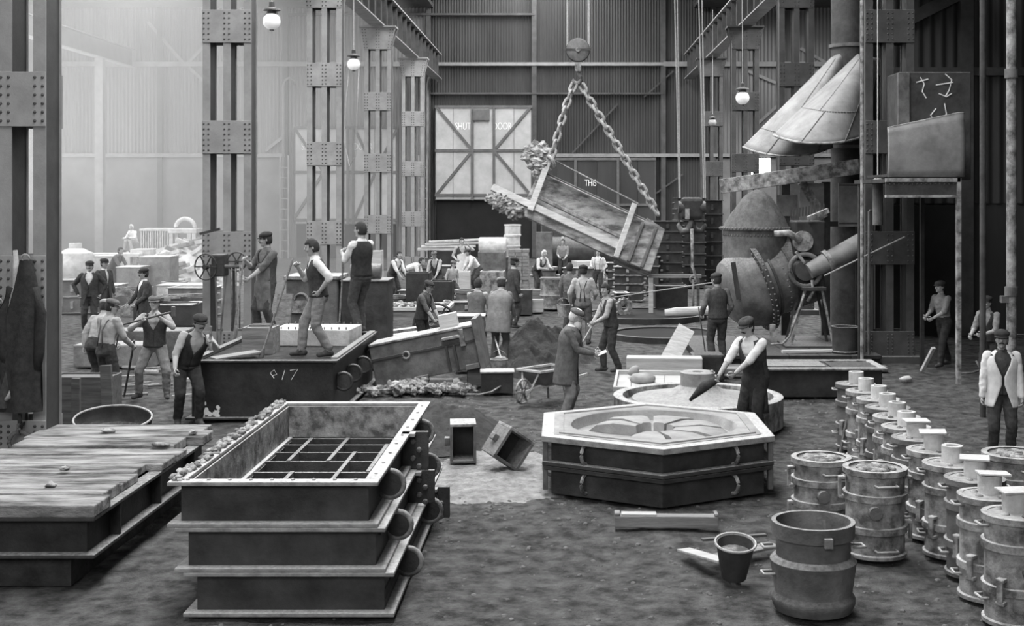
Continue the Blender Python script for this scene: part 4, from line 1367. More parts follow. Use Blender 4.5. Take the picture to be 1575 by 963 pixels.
# trunnion, bearing, gear quadrant, air pipe
TX, TZ = cx(1226) - 4.2, cz(412)
MB().ring((TX, -.95, TZ), (0, 1, 0), .34, .05, 32, 8).build('trunnion_ring', 'iron_grey', cv, smooth='all')
MB().cyl((TX, -1.0, TZ), (TX, -.2, TZ), .22, n=24).build('trunnion', 'iron', cv, smooth=True)
MB().bx(TX - .2, TX + .45, -.9, -.1, TZ + .3, TZ + 1.05).build('gear_box', 'iron_dark', cv, bevel=.04)
MB().cyl((TX - .05, -.98, TZ + .62), (TX - .05, -.88, TZ + .62), .22, n=24).build('gear_disc', 'iron_pale', cv, smooth=True)
MB().tube([(TX - .65, -.9, TZ + .78), (TX - .35, -.92, TZ + .8), (TX - .1, -.95, TZ + .62)], [.07, .075, .09], 10).build('lever_arm', 'iron_pale', cv, smooth='all')
MB().bar((TX - .2, -.98, TZ + .4), (TX - .02, -.98, TZ + .15), .08, .06).build('link', 'iron_pale', cv)
MB().bar((TX + .05, -1.0, TZ + 1.1), (TX + .5, -.9, TZ + 1.28), .09, .1).build('rack_beam', 'iron_pale', cv)
tt = MB()
for i in range(12):
    x = TX - .25 + i * .065
    tt.bar((x, -.6, TZ + 1.1 + i * .012), (x + .01, -.6, TZ + 1.3 + i * .012), .025, .03)
tt.build('rack_teeth', 'iron', cv, kind='stuff')
pa, pb = Vector((TX + .06, -1.0, TZ - .02)), Vector((cx(1328) - 4.2, -.75, cz(364)))
MB().tube([pa, pa.lerp(pb, .3), pb], [.17, .2, .23], 20).build('air_pipe', 'sheet_iron', cv, smooth=True)
q = pa.lerp(pb, .3)
d = (pb - pa).normalized()
MB().cyl(q - d * .05, q + d * .05, .25, n=20).build('pipe_collar', 'iron_pale', cv, smooth=True)
MB().tube([(TX + .12, -1.1, TZ - .2), (TX + .14, -1.1, TZ - .45), (TX + .02, -1.12, TZ - .65)], .035, 6).build('handle_rod', 'iron_pale', cv, smooth='all')
stn = thing('trunnion_stand', 'splayed iron stand carrying the converter trunnion', 'stand', (cx(1228), CD - .95, 0))
for (x0, x1, w_) in ((-.04, -.36, .075), (.3, .55, .05)):
    MB().bar((x0, -.1, TZ - .36), (x1, -.12, .2), w_, .05).build('leg', 'iron_pale', stn, bevel=.008)
    MB().bar((x0, .5, TZ - .36), (x1, .55, .2), w_, .05).build('leg', 'iron', stn)
MB().bx(-.12, .38, -.2, .6, TZ - .42, TZ - .35).build('bearing_seat', 'iron', stn)
MB().bx(-.5, .7, -.3, .75, .17, .21).build('foot_plate', 'iron', stn)
MB().tube([(-.08, -.16, TZ - .5), (-.4, -.18, .4), (-.55, -.2, .25), (-.8, -.2, .24)], .025, 6).build('feed_pipe', 'iron_pale', stn, smooth='all')
pf = thing('base_platform', 'low plated platform under the converter', 'platform', (cx(1205, 26.5), 26.6, 0))
for i in range(6):
    MB().bx(-1.9 + i * .62, -1.9 + (i + 1) * .62 - .012, -1.1, 2.6, .1, .17).build('plate', 'iron_dark', pf, bevel=.005)
MB().bx(-1.86, 1.8, -1.0, 2.5, -.02, .1).build('sleeper_frame', 'iron_dark', pf)
tag(loc_at(MB().bar((-.6, 0, .025), (.6, .05, .04), .14, .05).build('pale_plank', 'wood_pale'), (cx(1248, 25.9), 25.9, .175)), 'pale rounded plank lying on the converter platform', 'plank')
pc = thing('covered_trough', 'long iron trough with pale framed top beside the converter', 'trough', (4.32, 21.8, 0))
MB().bx(-1.05, 1.0, -.5, .55, 0, .46).build('trough_body', 'iron_dark', pc, bevel=.01)
rect_ring(MB(), 2.15, 1.15, .46, .5, .13).build('top_frame', 'iron_pale', pc, bevel=.01)
MB().bx(-.95, .1, -.3, .35, .465, .5).build('cover_plate', 'iron_grey', pc)
MB().bx(.2, .93, -.3, .35, .465, .48).build('cover_plate', 'iron_dark', pc)
for lb_, a, b in (('long pale plank running behind the trough', (2.6, 23.9, .1), (5.9, 23.9, .1)), ('long dark plank on the floor behind the trough', (3.0, 24.6, .05), (6.2, 24.5, .05))):
    a, b = Vector(a), Vector(b)
    tag(loc_at(MB().bar((0, 0, 0), b - a, .3, .1).build('plank', 'wood' if 'pale' in lb_ else 'wood_dark', bevel=.01), a), lb_, 'plank')
# ---- sloping beam and platform plates behind the vessel
a, b = at(1108, 287, 29.6), at(1322, 256, 28.6)
tag(loc_at(MB().bar((0, 0, 0), b - a, .14, .34).build('sloping_beam', 'iron_pale', bevel=.01), a), 'heavy sloping beam above the converter neck', 'beam')
ph = thing('charging_platform', 'riveted charging platform with pale plates behind the converter', 'platform', (cx(1272, 30), 30, 0))
X0 = cx(1272, 30)
for x0, x1, y0, y1, mt in ((1225, 1262, 282, 345, 'sheet_iron'), (1284, 1325, 282, 348, 'sheet_iron'), (1190, 1222, 300, 332, 'iron_grey')):
    MB().bx(cx(x0, 30) - X0, cx(x1, 30) - X0, -.4, -.37, cz(y1, 30), cz(y0, 30)).build('side_plate', mt, ph)
MB().bx(cx(1255, 30) - X0, cx(1330, 30) - X0, -.34, -.25, cz(348, 30), cz(340, 30)).build('deck', 'iron_dark', ph)
MB().bar((cx(1228, 30) - X0, -.42, cz(280, 30)), (cx(1262, 30) - X0, -.42, cz(335, 30)), .06, .2).build('gusset', 'iron_pale', ph)
m = MB()
for i in range(20):
    m.dome((cx(1286 + 2 * i, 30) - X0, -.4, cz(343, 30)), (0, -1, 0), .02, .02)
    m.dome((cx(1286 + 2 * i, 30) - X0, -.4, cz(285, 30)), (0, -1, 0), .02, .02)
m.build('rivets', 'rivet_iron', ph, fix=False, kind='stuff')
for x in (1205, 1266, 1318):
    MB().bx(cx(x, 30) - X0 - .1, cx(x, 30) - X0 + .1, -.36, -.24, 0, cz(280, 30)).build('post', 'iron_dark', ph)
# ---- stack and flared hoods
sk = thing('furnace_stack', 'tall round iron stack rising behind the flared hoods', 'chimney', (cx(1300, 30.6), 30.2, 0))
MB().cyl((0, 0, 0), (0, 0, 13.4), .42, n=28).build('stack_tube', 'iron', sk, smooth=True)
for z in (4.5, 6.9, 9.2, 11.5):
    MB().lathe([(.42, z), (.47, z), (.47, z + .08), (.42, z + .08)], 28).build('stack_band', 'iron_grey', sk, smooth=True)
def hood(label, rim, top, seams, grp):
    """flared sheet hood: rim and top are 3-D curves, the sheet is ruled between them and bulges outward"""
    o = thing('flared_hood', label, 'hood', (rim[0].x, rim[0].y, 0), 0, grp)
    org = Vector((rim[0].x, rim[0].y, 0))
    def curve(c, u):
        k = u * (len(c) - 1)
        i = min(int(k), len(c) - 2)
        def g(j):
            return c[max(0, min(len(c) - 1, j))]
        t = k - i
        p0, p1, p2, p3 = g(i - 1), g(i), g(i + 1), g(i + 2)
        return .5 * ((2 * p1) + (p2 - p0) * t + (2 * p0 - 5 * p1 + 4 * p2 - p3) * t * t + (3 * p1 - p0 - 3 * p2 + p3) * t ** 3)
    def fn(u, v, e=0):
        p = curve(rim, u).lerp(curve(top, u), v)
        p = p + Vector((0, -1, 0)) * (.28 * math.sin(PI * v) * math.sin(PI * u) + e)
        return p - org
    MB().grid(fn, 40, 20).build('hood_sheet', 'sheet_iron', o, smooth='all', solid=.03)
    MB().tube([fn(i / 30, 0) for i in range(31)], .03, 6).build('rim_bead', 'iron_pale', o, smooth='all')
    m = MB()
    for s in seams:
        n_ = 34
        for i in range(n_):
            t = i / (n_ - 1)
            u, v = s[0] + (s[2] - s[0]) * t, s[1] + (s[3] - s[1]) * t
            m.dome(fn(u, v, .02), (-.2, -1, .2), .022, .02)
    m.build('seam_rivets', 'rivet_iron', o, fix=False, kind='stuff')
    for s in seams:
        MB().tube([fn(s[0] + (s[2] - s[0]) * i / 14, s[1] + (s[3] - s[1]) * i / 14, .012) for i in range(15)], .022, 5).build('seam_strip', 'iron_grey', o, smooth='all')
    return o
hood('larger riveted sheet hood flaring over the converter, in front of its twin', [at(1190, 208, 28.6), at(1207, 214, 27.6), at(1240, 220, 26.9), at(1290, 219, 26.9), at(1330, 210, 27.6)],
     [at(1319, 84, 29.6), at(1322, 84, 29.2), at(1330, 86, 29.0), at(1340, 88, 29.1), at(1352, 90, 29.6)], ((0, .33, 1, .33), (.45, 0, .45, .33), (.38, .33, .38, .95), (.8, 0, .8, .9)), 'flared sheet hoods')
hood('smaller riveted sheet hood half hidden behind its twin', [at(1143, 226, 30.0), at(1165, 234, 29.4), at(1205, 240, 29.0), at(1250, 236, 29.3), at(1280, 226, 29.8)],
     [at(1284, 84, 30.2), at(1287, 84, 30.0), at(1293, 84, 29.9), at(1300, 85, 30.0), at(1306, 86, 30.2)], ((0, .2, 1, .2), (.35, 0, .35, .95), (.8, 0, .8, .9)), 'flared sheet hoods')
# ---- raised tank on its platform
tkD = 23.0
tx = lambda x: (x - PX) * tkD / F
tz = lambda y: CH - (y - PY) * tkD / F
tk = thing('raised_tank', 'curved sheet-iron tank raised on the corner platform', 'tank', (tx(1425), tkD, 0))
T0 = tx(1425)
def tank(u, v):
    zt = tz(197) + (tz(174) - tz(197)) * min(1, u / .7)
    z = tz(272) + (zt - tz(272)) * v
    if u < .7:
        x, y = tx(1365) + (tx(1474) - tx(1365)) * u / .7, 0
    elif u < .85:
        a = (u - .7) / .15 * PI / 2
        x, y = tx(1474) + .13 * math.sin(a), .13 - .13 * math.cos(a)
    else:
        x, y = tx(1474) + .13, .13 + (u - .85) / .15 * 1.6
    return (x - T0, y - .06 * math.sin(PI * v), z)
MB().grid(tank, 60, 8).build('tank_sheet', 'sheet_iron', tk, smooth=True, solid=.03)
MB().tube([tank(i / 40, 1) for i in range(41)], .02, 6).build('tank_lip', 'iron_pale', tk, smooth='all')
MB().bx(tx(1365) - T0, tx(1484) - T0, .05, 1.6, tz(272), tz(268)).build('tank_floor', 'iron_dark', tk)
dk = thing('corner_platform', 'girder platform on a thin post carrying the raised tank', 'platform', (T0, tkD, 0))
MB().bx(tx(1362) - T0, tx(1476) - T0, -.06, .06, tz(280), tz(274)).build('top_flange', 'iron_pale', dk)
MB().bx(tx(1362) - T0, tx(1476) - T0, -.02, .02, tz(300), tz(280)).build('beam_web', 'iron', dk)
MB().bx(tx(1362) - T0, tx(1476) - T0, -.07, .07, tz(304), tz(300)).build('bottom_flange', 'iron_pale', dk)
MB().bx(tx(1362) - T0, tx(1476) - T0, .07, 2.5, tz(281), tz(275)).build('deck', 'iron_dark', dk)
MB().bx(tx(1471) - T0, tx(1477) - T0, -.06, .06, -.03, tz(274)).build('post', 'iron_pale', dk)
MB().bx(tx(1366) - T0, tx(1372) - T0, 2.3, 2.4, -.03, tz(281)).build('post', 'iron_dark', dk)
MB().bx(tx(1471) - T0, tx(1477) - T0, 2.3, 2.4, -.03, tz(281)).build('post', 'iron_dark', dk)
m = MB()
for i in range(16):
    m.dome((tx(1368 + 7 * i) - T0, -.02, tz(283)), (0, -1, 0), .02, .02)
m.build('rivets', 'rivet_iron', dk, fix=False, kind='stuff')
hb = thing('header_tank', 'square iron header tank scrawled with chalk marks', 'tank', (tx(1433) * 25 / 23, 24.85, tz(275)))
H0 = hb.location.x
bxx = lambda x: (x - PX) * 25 / F - H0
bzz = lambda y: CH - (y - PY) * 25 / F - hb.location.z
MB().bx(bxx(1379), bxx(1490), 0, .9, 0, bzz(112)).build('tank_body', 'iron', hb, bevel=.02)
MB().bx(bxx(1377), bxx(1394), -.08, .0, 0.02, bzz(114)).build('corner_angle', 'iron_grey', hb)
m = MB()
for pts in (((1412, 120), (1418, 130), (1415, 142), (1421, 152)), ((1406, 128), (1424, 123)), ((1450, 115), (1460, 124), (1456, 140), (1450, 150)), ((1436, 132), (1462, 128)), ((1436, 168), (1428, 178), (1432, 186)), ((1449, 160), (1452, 176), (1446, 186)), ((1440, 145), (1452, 150), (1460, 145))):
    m.tube([(bxx(x), -.012, bzz(y)) for x, y in pts], .012, 5)
m.build('chalk_mark', 'chalk', hb)
# ---- pipes, poles and lines
def pole(name, label, cat, a, b, r, mt, n=8, extra=None):
    a, b = Vector(a), Vector(b)
    o = thing(name, label, cat, a)
    MB().cyl((0, 0, 0), b - a, r, n=n).build('pipe_run', mt, o, smooth=True)
    return o
p = pole('standpipe', 'tall pale standpipe beside the man in the pale jacket', 'pipe', (6.75, 19.2, -.03), (6.75, 19.2, 13.5), .075, 'iron_pale', 14)
for z in (1.9, 5.2, 8.5):
    MB().cyl((0, 0, z), (0, 0, z + .14), .1, n=14).build('coupling', 'iron_grey', p, smooth=True)
MB().bx(-.16, -.05, -.05, .05, 1.8, 1.9).build('bracket', 'iron_grey', p)
p = pole('standpipe', 'dark square downpipe just beside the pale standpipe', 'pipe', (6.45, 19.6, -.03), (6.45, 19.6, 13.5), .05, 'iron', 10)
p = pole('guide_pole', 'thin bright pole standing before the converter column', 'pole', (cx(1326, 24.8), 24.8, -.03), (cx(1326, 24.8), 24.8, 13.5), .035, 'iron_pale', 8)
MB().box((0, 0, .08), (.3, .3, .1)).build('foot', 'iron', p)
p = pole('guide_pole', 'short hooked pole behind the thin bright pole', 'pole', (cx(1336, 25.6), 25.6, -.03), (cx(1337, 25.6), 25.6, cz(325, 25.6)), .03, 'iron_grey', 8)
MB().tube([(.012, 0, cz(325, 25.6)), (.03, 0, cz(322, 25.6)), (.3, .1, cz(322, 25.6))], .03, 6).build('hooked_top', 'iron_grey', p, smooth='all')
tag(loc_at(MB().tube([(0, 0, 0), at(1392, 364, 25.2) - at(1268, 424, 26.5)], .014, 6).build('guy_rope', 'rope'), at(1268, 424, 26.5)), 'taut rope running from the converter pipe to the dark doorway', 'rope')
w = thing('counterweight', 'hanging cylindrical counterweight beside the converter column', 'weight', at(1350, 346, 25.0))
MB().lathe([(0, 0), (.1, 0), (.1, .9), (.06, .92), (0, .92)], 18).build('weight_body', 'iron_grey', w, smooth=True)
MB().cyl((0, 0, .9), (0, 0, 10), .015, n=6).build('hanging_rope', 'rope', w)
w = thing('iron_drum', 'plain iron drum standing on the platform behind the pole', 'drum', (cx(1300, 25.9), 25.9, .17))
MB().lathe([(.01, 0), (.26, 0), (.28, .04), (.26, .06), (.27, .5), (.3, .55), (.25, .55), (.24, .05), (.01, .05)], 24).build('drum_body', 'iron', w, smooth=True)
for x, s in ((1415, -.25), (1478, 0)):
    pass
tag(loc_at(MB().bar((0, 0, .02), at(1436, 535, 24) - gp(1418, 572), .07, .05).build('leaning_bar', 'wood_pale'), gp(1418, 572)), 'pale bar leaning up in the dark doorway', 'bar')
tag(loc_at(MB().tube([(0, 0, .03), (.25, .1, .03), (.5, .35, .05), (.45, .5, .2)], .02, 6).build('bent_pipe', 'iron_grey', smooth='all'), gp(1478, 577)), 'bent pipe lying at the foot of the platform post', 'pipe')
tag(MB().rock((gp(1394, 585).x, gp(1394, 585).y, .03), (.12, .08, .05), 5, 9, 6).build('stone_lump', 'pale_casting', smooth='all'), 'single pale lump on the dark floor before the doorway', 'lump')
# ================================================================ middle distance and background stores
def blk(name, label, cat, x0, x1, y0, y1, D, dep, mt, grp=None, lid=None, rz=0, kind='crate'):
    """box-like thing whose front face spans the given picture extent at depth D; base on the floor or on what is below"""
    a, b = at(x0, y1, D), at(x1, y0, D)
    z = 0
    return crate(name, label, cat, ((a.x + b.x) / 2, D + dep / 2, z), (b.x - a.x, dep, b.z - z), rz, mt, lid, grp)
def small_flask(label, c, w, l, h, tiers, body='iron', rim='iron_rim', rz=0, grp=None):
    o = thing('small_flask', label, 'moulding box', c, rz, grp)
    hh = h / tiers
    for i in range(tiers):
        MB().bx(-w / 2 + .05, w / 2 - .05, -l / 2 + .05, l / 2 - .05, i * hh + .02, (i + 1) * hh - .02).build('tier', body, o)
        for z in (i * hh, (i + 1) * hh - .02):
            rect_ring(MB(), w, l, z, z + .02, .1).build('flange', rim, o)
        for s in (-1, 1):
            MB().cyl((s * w / 2, 0, (i + .5) * hh), (s * (w / 2 + .08), 0, (i + .5) * hh), .035, n=8).build('trunnion', rim, o)
        MB().bx(-.04, .04, -l / 2 - .03, -l / 2 + .05, (i + .3) * hh, (i + .7) * hh).build('lug', rim, o)
    return o
# ---- bench with clutter in the middle
bn = thing('work_bench', 'long low work bench covered with small castings', 'bench', (-3.75, 30, 0))
for i in range(4):
    MB().bx(-1.08, 1.05, -.7 + i * .35, -.7 + (i + 1) * .35 - .012, .72, .8).build('plank', 'wood_pale', bn, bevel=.005)
MB().bx(-1.02, 1.0, -.66, -.6, .5, .72).build('apron_board', 'wood', bn)
for x in (-.95, .95):
    for y in (-.6, .6):
        MB().bx(x - .05, x + .05, y - .05, y + .05, 0, .72).build('leg', 'wood_dark', bn)
rr = random.Random(21)
for i in range(26):
    x, y = rr.uniform(-4.7, -2.8), rr.uniform(29.4, 30.5)
    s = rr.uniform(.03, .07)
    tag(MB().rock((x, y, .806 + s * .7), (s * 1.4, s, s * .7), i, 7, 5, .6).build('small_casting', 'rubble'), 'small rough casting lying on the long work bench', 'casting', 'small castings on the work bench')
sp = thing('spanner', 'large ring spanner lying on the work bench', 'spanner', (-4.15, 29.5, .825))
MB().bar((-.3, 0, 0), (.12, .05, 0), .05, .025).build('shank', 'iron_pale', sp)
MB().ring((.18, .055, 0), (0, 0, 1), .06, .02, 14, 6).build('ring_end', 'iron_pale', sp, smooth='all')
# ---- trolley wheels and a pale roll below the bench
sg = thing('hand_truck', 'iron hand truck with a spoked wheel in front of the bench', 'truck', (-3.75, 26.4, 0))
spoked(MB(), (-.35, 0, .3), (.2, 1, 0), .28, .03, 3).build('wheel', 'iron', sg, smooth=True)
spoked(MB(), (-.35, .5, .3), (.2, 1, 0), .28, .03, 3).build('wheel', 'iron', sg, smooth=True)
MB().bar((-.5, .25, .45), (.8, .25, .62), .4, .06).build('bed', 'iron_pale', sg)
MB().bar((.8, .1, .62), (1.3, .1, .75), .04, .04).bar((.8, .4, .62), (1.3, .4, .75), .04, .04).build('handle', 'iron_grey', sg)
rl = tag(MB().lathe([(0, -.6), (.22, -.6), (.24, -.57), (.24, .57), (.22, .6), (0, .6)], 24, R=(0, PI / 2, 0)).build('pale_roll', 'pale_casting', smooth=True), 'pale round roll lying below the work bench', 'roll')
rl.location = (-3.15, 27.3, .24)
a = at(697, 512, 24.4)
crate('wooden_block', 'square pale wooden block resting on the tilted box', 'block', (-2.08, 22.75, 1.035), (.32, .3, .24), 0, 'wood_pale', rot=(0, math.radians(-11.5), 0))
crate('small_box', 'pair of stacked small boxes at the raised end of the tilted box', 'box', (-1.85, 24.6, 0), (.55, .5, 1.05), .05, 'iron_grey', 'iron_rim')
a = thing('arc_wheel', 'large thin wheel rim standing behind the tilted box', 'wheel', (-2.9, 28.2, 0), .2)
spoked(MB(), (0, 0, .5), (.1, 1, 0), .48, .03, 3, 32).build('rim_and_spokes', 'iron', a, smooth=True)

# ---- boxes round the men by the far columns
for args in (('timber_block', 'upright pale timber block beside the slim column', 'block', 563, 586, 386, 436, 37, .5, 'wood_pale'),
             ('wooden_box', 'small open wooden box on the floor behind the bench', 'box', 573, 598, 441, 458, 33, .5, 'wood'),
             ('iron_block', 'tall dark iron block behind the man in the waistcoat', 'block', 624, 660, 420, 462, 35, .7, 'iron_dark'),
             ('iron_crate', 'dark square crate with pale edges next to the tall block', 'crate', 660, 695, 433, 461, 34, .7, 'iron_dark'),
             ('casting_block', 'broad dark casting beneath the stacked pale boards', 'block', 670, 706, 386, 432, 51, 1.2, 'iron_dark'),
             ('casting_block', 'bulky grey casting behind the two bending men', 'block', 735, 776, 388, 426, 50, 1.2, 'iron_grey'),
             ('upright_plate', 'upright pale iron plate behind the man at the drum', 'plate', 824, 850, 357, 430, 54, .2, 'iron_grey'),
             ('upright_plate', 'second dark upright iron plate leaning by the wall post', 'plate', 852, 866, 352, 425, 56, .2, 'iron'),
             ('wooden_box', 'flat pale box beside the kneeling helper', 'box', 700, 722, 418, 428, 42, .5, 'wood_pale'),
             ('iron_tray', 'long pale iron tray at the elbow of the blurred man', 'tray', 738, 775, 418, 428, 36, .8, 'iron_pale'),
             ('iron_block', 'low dark block below the brick pillar', 'block', 795, 818, 446, 472, 36, .6, 'iron')):
    blk(*args)
for k in range(4):
    q = tag(MB().bar((-1.1, 0, 0), (1.1, .1, .03 * k), .3, .09).build('stacked_board', 'pale_casting' if k % 2 else 'wood_pale', bevel=.01), ('lowest', 'second lowest', 'second highest', 'topmost')[k] + ' pale board in the short stack on the dark casting', 'board', 'boards stacked on the dark casting')
    q.location = (at(688, 376, 51).x + .15 * (k - 1), 51.5, at(688, 386, 51).z + .045 + k * .1)
rl = tag(MB().lathe([(0, -.55), (.3, -.55), (.33, -.5), (.33, .5), (.3, .55), (0, .55)], 20, R=(0, PI / 2, 0)).build('pale_cylinder', 'pale_casting', smooth=True), 'pale cylinder lying on the grey casting', 'cylinder')
rl.location = at(757, 378, 51) + Vector((0, .3, 0))
tw = thing('drum_tower', 'tower of three pale drums against the dark doorway', 'drum', (at(787, 376, 52).x, 52, 0))
for k in range(3):
    MB().lathe([(.01, 0), (.34, 0), (.36, .03), (.33, .06), (.33, .4), (.36, .43), (.34, .46), (.01, .46)], 20, (.02 * k, 0, at(0, 376, 52).z - .12 + k * .45 - .42)).build('drum_ring', 'pale_casting', tw, smooth=True)
MB().cyl((0, 0, 0), (0, 0, at(0, 376, 52).z - .5), .36, n=16).build('drum_base', 'iron_grey', tw, smooth=True)
# brick pillar: separate bricks
bp = thing('brick_stack', 'square stack of loose firebricks beside the man in the dark waistcoat', 'brick stack', (at(798, 430, 44).x, 44, 0))
rr = random.Random(3)
me0 = None
for lv in range(13):
    for bx_ in range(3):
        for by_ in range(2):
            z = .05 + lv * .118
            if me0 is None:
                b0 = MB().box((0, 0, 0), (.225, .23, .108)).build('brick', 'mid_casting', bp, bevel=0)
                me0 = b0
            else:
                b0 = me0.copy()
                COL.objects.link(b0)
            b0.location = (-.24 + bx_ * .24 + rr.uniform(-.012, .012), -.12 + by_ * .24 + rr.uniform(-.02, .02), z)
            b0.rotation_euler = (0, 0, rr.uniform(-.06, .06))
# pale drum with lid, and odds and ends to the right of it
dr = thing('iron_drum', 'pale iron drum with a slatted lid below the hanging mould', 'drum', (at(853, 470, 38).x, 38, 0))
MB().lathe([(.01, 0), (.42, 0), (.44, .03), (.42, .06), (.42, .36), (.45, .4), (.42, .44), (.42, .86), (.45, .9), (.4, .9), (.01, .88)], 28).build('drum_body', 'iron_pale', dr, smooth=True)
for k in range(3):
    MB().bx(-.42, .42, -.3 + k * .22, -.3 + k * .22 + .14, .9, .93).build('lid_slat', 'wood', dr)
blk('wooden_box', 'small box beside the pale drum', 'box', 818, 832, 446, 470, 39, .5, 'wood')
rr = random.Random(31)
lab = ('the tallest of the group', 'with a bar across its top', 'its flanges catching the light', 'the low one before the rest', 'wedged against the tall dark stack')
for i, (x, y, D, w, h, t) in enumerate(((968, 462, 41, .95, 1.1, 4), (990, 440, 46, .8, 1.1, 3), (945, 442, 47, .6, .9, 3), (955, 470, 38.5, .45, .45, 2), (1000, 452, 43.5, .7, 1.3, 4))):
    small_flask('small tiered iron flask below the hanging mould, ' + lab[i], (at(x, y, D).x, D, 0), w, .8, h, t, 'iron', 'iron_pale', rr.uniform(-.2, .2), 'small flasks below the hanging mould')
for i, (x, D, w, h, t, lb_) in enumerate(((1025, 44, 1.1, 2.5, 7, 'tall dark stack of flasks beside the hanging hook'), (1060, 47, 1.1, 3.3, 8, 'taller dark stack of flasks behind the hanging hook'), (1090, 49, .9, 3.2, 6, 'dark narrow stack of flasks behind the converter neck'))):
    small_flask(lb_, (at(x, 400, D).x, D, 0), w, 1.0, h, t, 'iron_dark', 'iron', .08 * i, 'tall flask stacks')
# timber trestle with cross bar
tf = thing('trestle', 'pale timber trestle with a cross bar beside the casting pit', 'trestle', (at(1038, 480, 36).x, 36, 0))
for x in (-.68,):
    MB().bx(x - .06, x + .06, -.06, .06, 0, 1.05).build('post', 'wood_pale', tf)
MB().bx(.62, .7, -.05, .05, 0, 1.05).build('post', 'wood_dark', tf)
MB().bx(-.75, .75, -.07, .07, 1.05, 1.15).build('cross_bar', 'wood', tf)
blk('iron_cabinet', 'dark iron box with a small pale plate inside the trestle', 'box', 1008, 1058, 440, 482, 37, .8, 'iron_dark')
MB()
o = thing('hook_rod', 'bent rod hanging from the dark hook down to the pit', 'rod', at(1066, 352, 35.4))
pts = [(1064, 352), (1065, 385), (1065, 410), (1070, 425), (1069, 432)]
MB().tube([at(x, y, 35.4) - at(1066, 352, 35.4) for x, y in pts], .045, 8).build('rod_upper', 'iron_pale', o, smooth='all')
MB().tube([at(1066, 430, 35.4) - at(1066, 352, 35.4), at(1066, 486, 35.4) - at(1066, 352, 35.4)], .035, 8).build('rod_lower', 'iron_grey', o, smooth='all')
MB().ring(at(1067, 430, 35.4) - at(1066, 352, 35.4), (0, 1, 0), .1, .03, 14, 6).build('swivel', 'iron_grey', o, smooth='all')
MB().box(at(1066, 489, 35.4) - at(1066, 352, 35.4), (.32, .25, .1)).build('foot_block', 'iron', o)
# casting pits: iron kerb rings round flat discs painted dark for the shaded depth
for lb_, x, y, rx in (('wide round casting pit with a low kerb behind the boy', 990, 487, 1.75), ('smaller round casting pit beside the tilted plank', 1022, 517, 1.35)):
    c = gp(x, y)
    o = thing('casting_pit', lb_, 'pit', c)
    MB().lathe([(rx, -.05), (rx, .10), (rx - .14, .10), (rx - .16, -.05)], 48).build('kerb_ring', 'iron_dark', o, smooth=True)
    MB().lathe([(rx - .15, .06), (rx * .6, .05), (.001, .05)], 40).build('pit_shade', 'dark_void', o)
o = tag(MB().tube([(0, 0, 0), (.3, 0, .02), (1.2, .1, .05), (1.7, .1, .05)], [.1, .14, .14, .12], 10).build('pale_log', 'wood_pale', smooth='all'), 'pale rounded log lying at the edge of the pit', 'log')
o.location = (at(1030, 478, 33.4).x, 35.0, .14)
MB()
o = tag(loc_at(MB().tube([(0, 0, 0), at(1100, 434, 34) - at(945, 457, 36)], .018, 6).build('taut_line', 'rope'), at(945, 457, 36)), 'taut line stretched from the flasks past the trestle', 'rope')
# timbers beside the converter
o = tag(loc_at(MB().bar((0, 0, 0), at(1056, 505, 24.6) - Vector((at(1014, 553, 23.35).x, 23.35, .03)), .34, .05, (0, -1, .3)).build('leaning_plank', 'wood_pale', bevel=.006), (at(1014, 553, 23.35).x, 23.35, .03)), 'broad pale plank leaning on the squared timber by the pit', 'plank')
o = tag(loc_at(MB().bx(-.66, .7, -.2, .2, 0, .48).build('squared_timber', 'wood_pale', bevel=.015), (at(1020, 590, 22.9).x, 22.9, 0)), 'heavy squared timber lying behind the round mould', 'beam')
o.rotation_euler = (0, 0, -.06)
o = tag(loc_at(MB().bx(-.3, .3, -.25, .25, 0, .5).build('anvil_block', 'iron_dark', bevel=.05), (at(1088, 590, 23.2).x, 23.3, 0)), 'dark squat iron block at the end of the squared timber', 'block')
# ---- round mould with the hub
rm = thing('round_mould', 'broad round sand mould with a raised central hub', 'mould', (1.97, 18.9, 0))
MB().lathe([(1.26, 0), (1.26, .42), (1.2, .44), (1.12, .42), (1.12, .3)], 56).build('outer_ring', 'iron_pale', rm, smooth=True)
MB().lathe([(1.14, .30), (1.02, .3), (.98, .38), (.7, .42), (.45, .47), (.27, .56), (.26, .57)], 56).build('sand_dome', 'mid_casting', rm, smooth=True)
MB().lathe([(.26, .5), (.26, .76), (.24, .77), (.08, .77), (.06, .72), (.001, .72)], 32).build('hub', 'mid_casting', rm, smooth=True)
MB().dome((.2, -.1, .77), (0, 0, 1), .03, .04, 8).build('peg', 'iron_pale', rm)
# ---- hand barrow tray with sand lumps
tr = thing('mixing_tray', 'sloping wooden tray with sand lumps beside the round mould', 'tray', (at(998, 600, 20.9).x, 20.9, .18))
tr.rotation_euler = (.16, 0, -.1)
for i in range(4):
    MB().bx(-.55 + i * .27, -.55 + (i + 1) * .27 - .01, -.45, .45, .1, .13).build('plank', 'wood_pale', tr)
rect_ring(MB(), 1.12, .94, .13, .2, .04).build('frame', 'wood_pale', tr)
for x in (-.5, .5):
    MB().bx(x - .03, x + .03, -.44, -.38, -.17, .1).build('leg', 'wood', tr)
    MB().bar((x, -.4, .1), (x * 1.0, -.75, .06), .04, .04).build('handle', 'wood', tr)
MB().rock((-.1, .02, .2), (.2, .14, .09), 3, 12, 8, .3).rock((-.25, .25, .24), (.1, .08, .1), 5, 10, 7).build('sand_lumps', 'pale_sand', tr, smooth='all', kind='stuff')
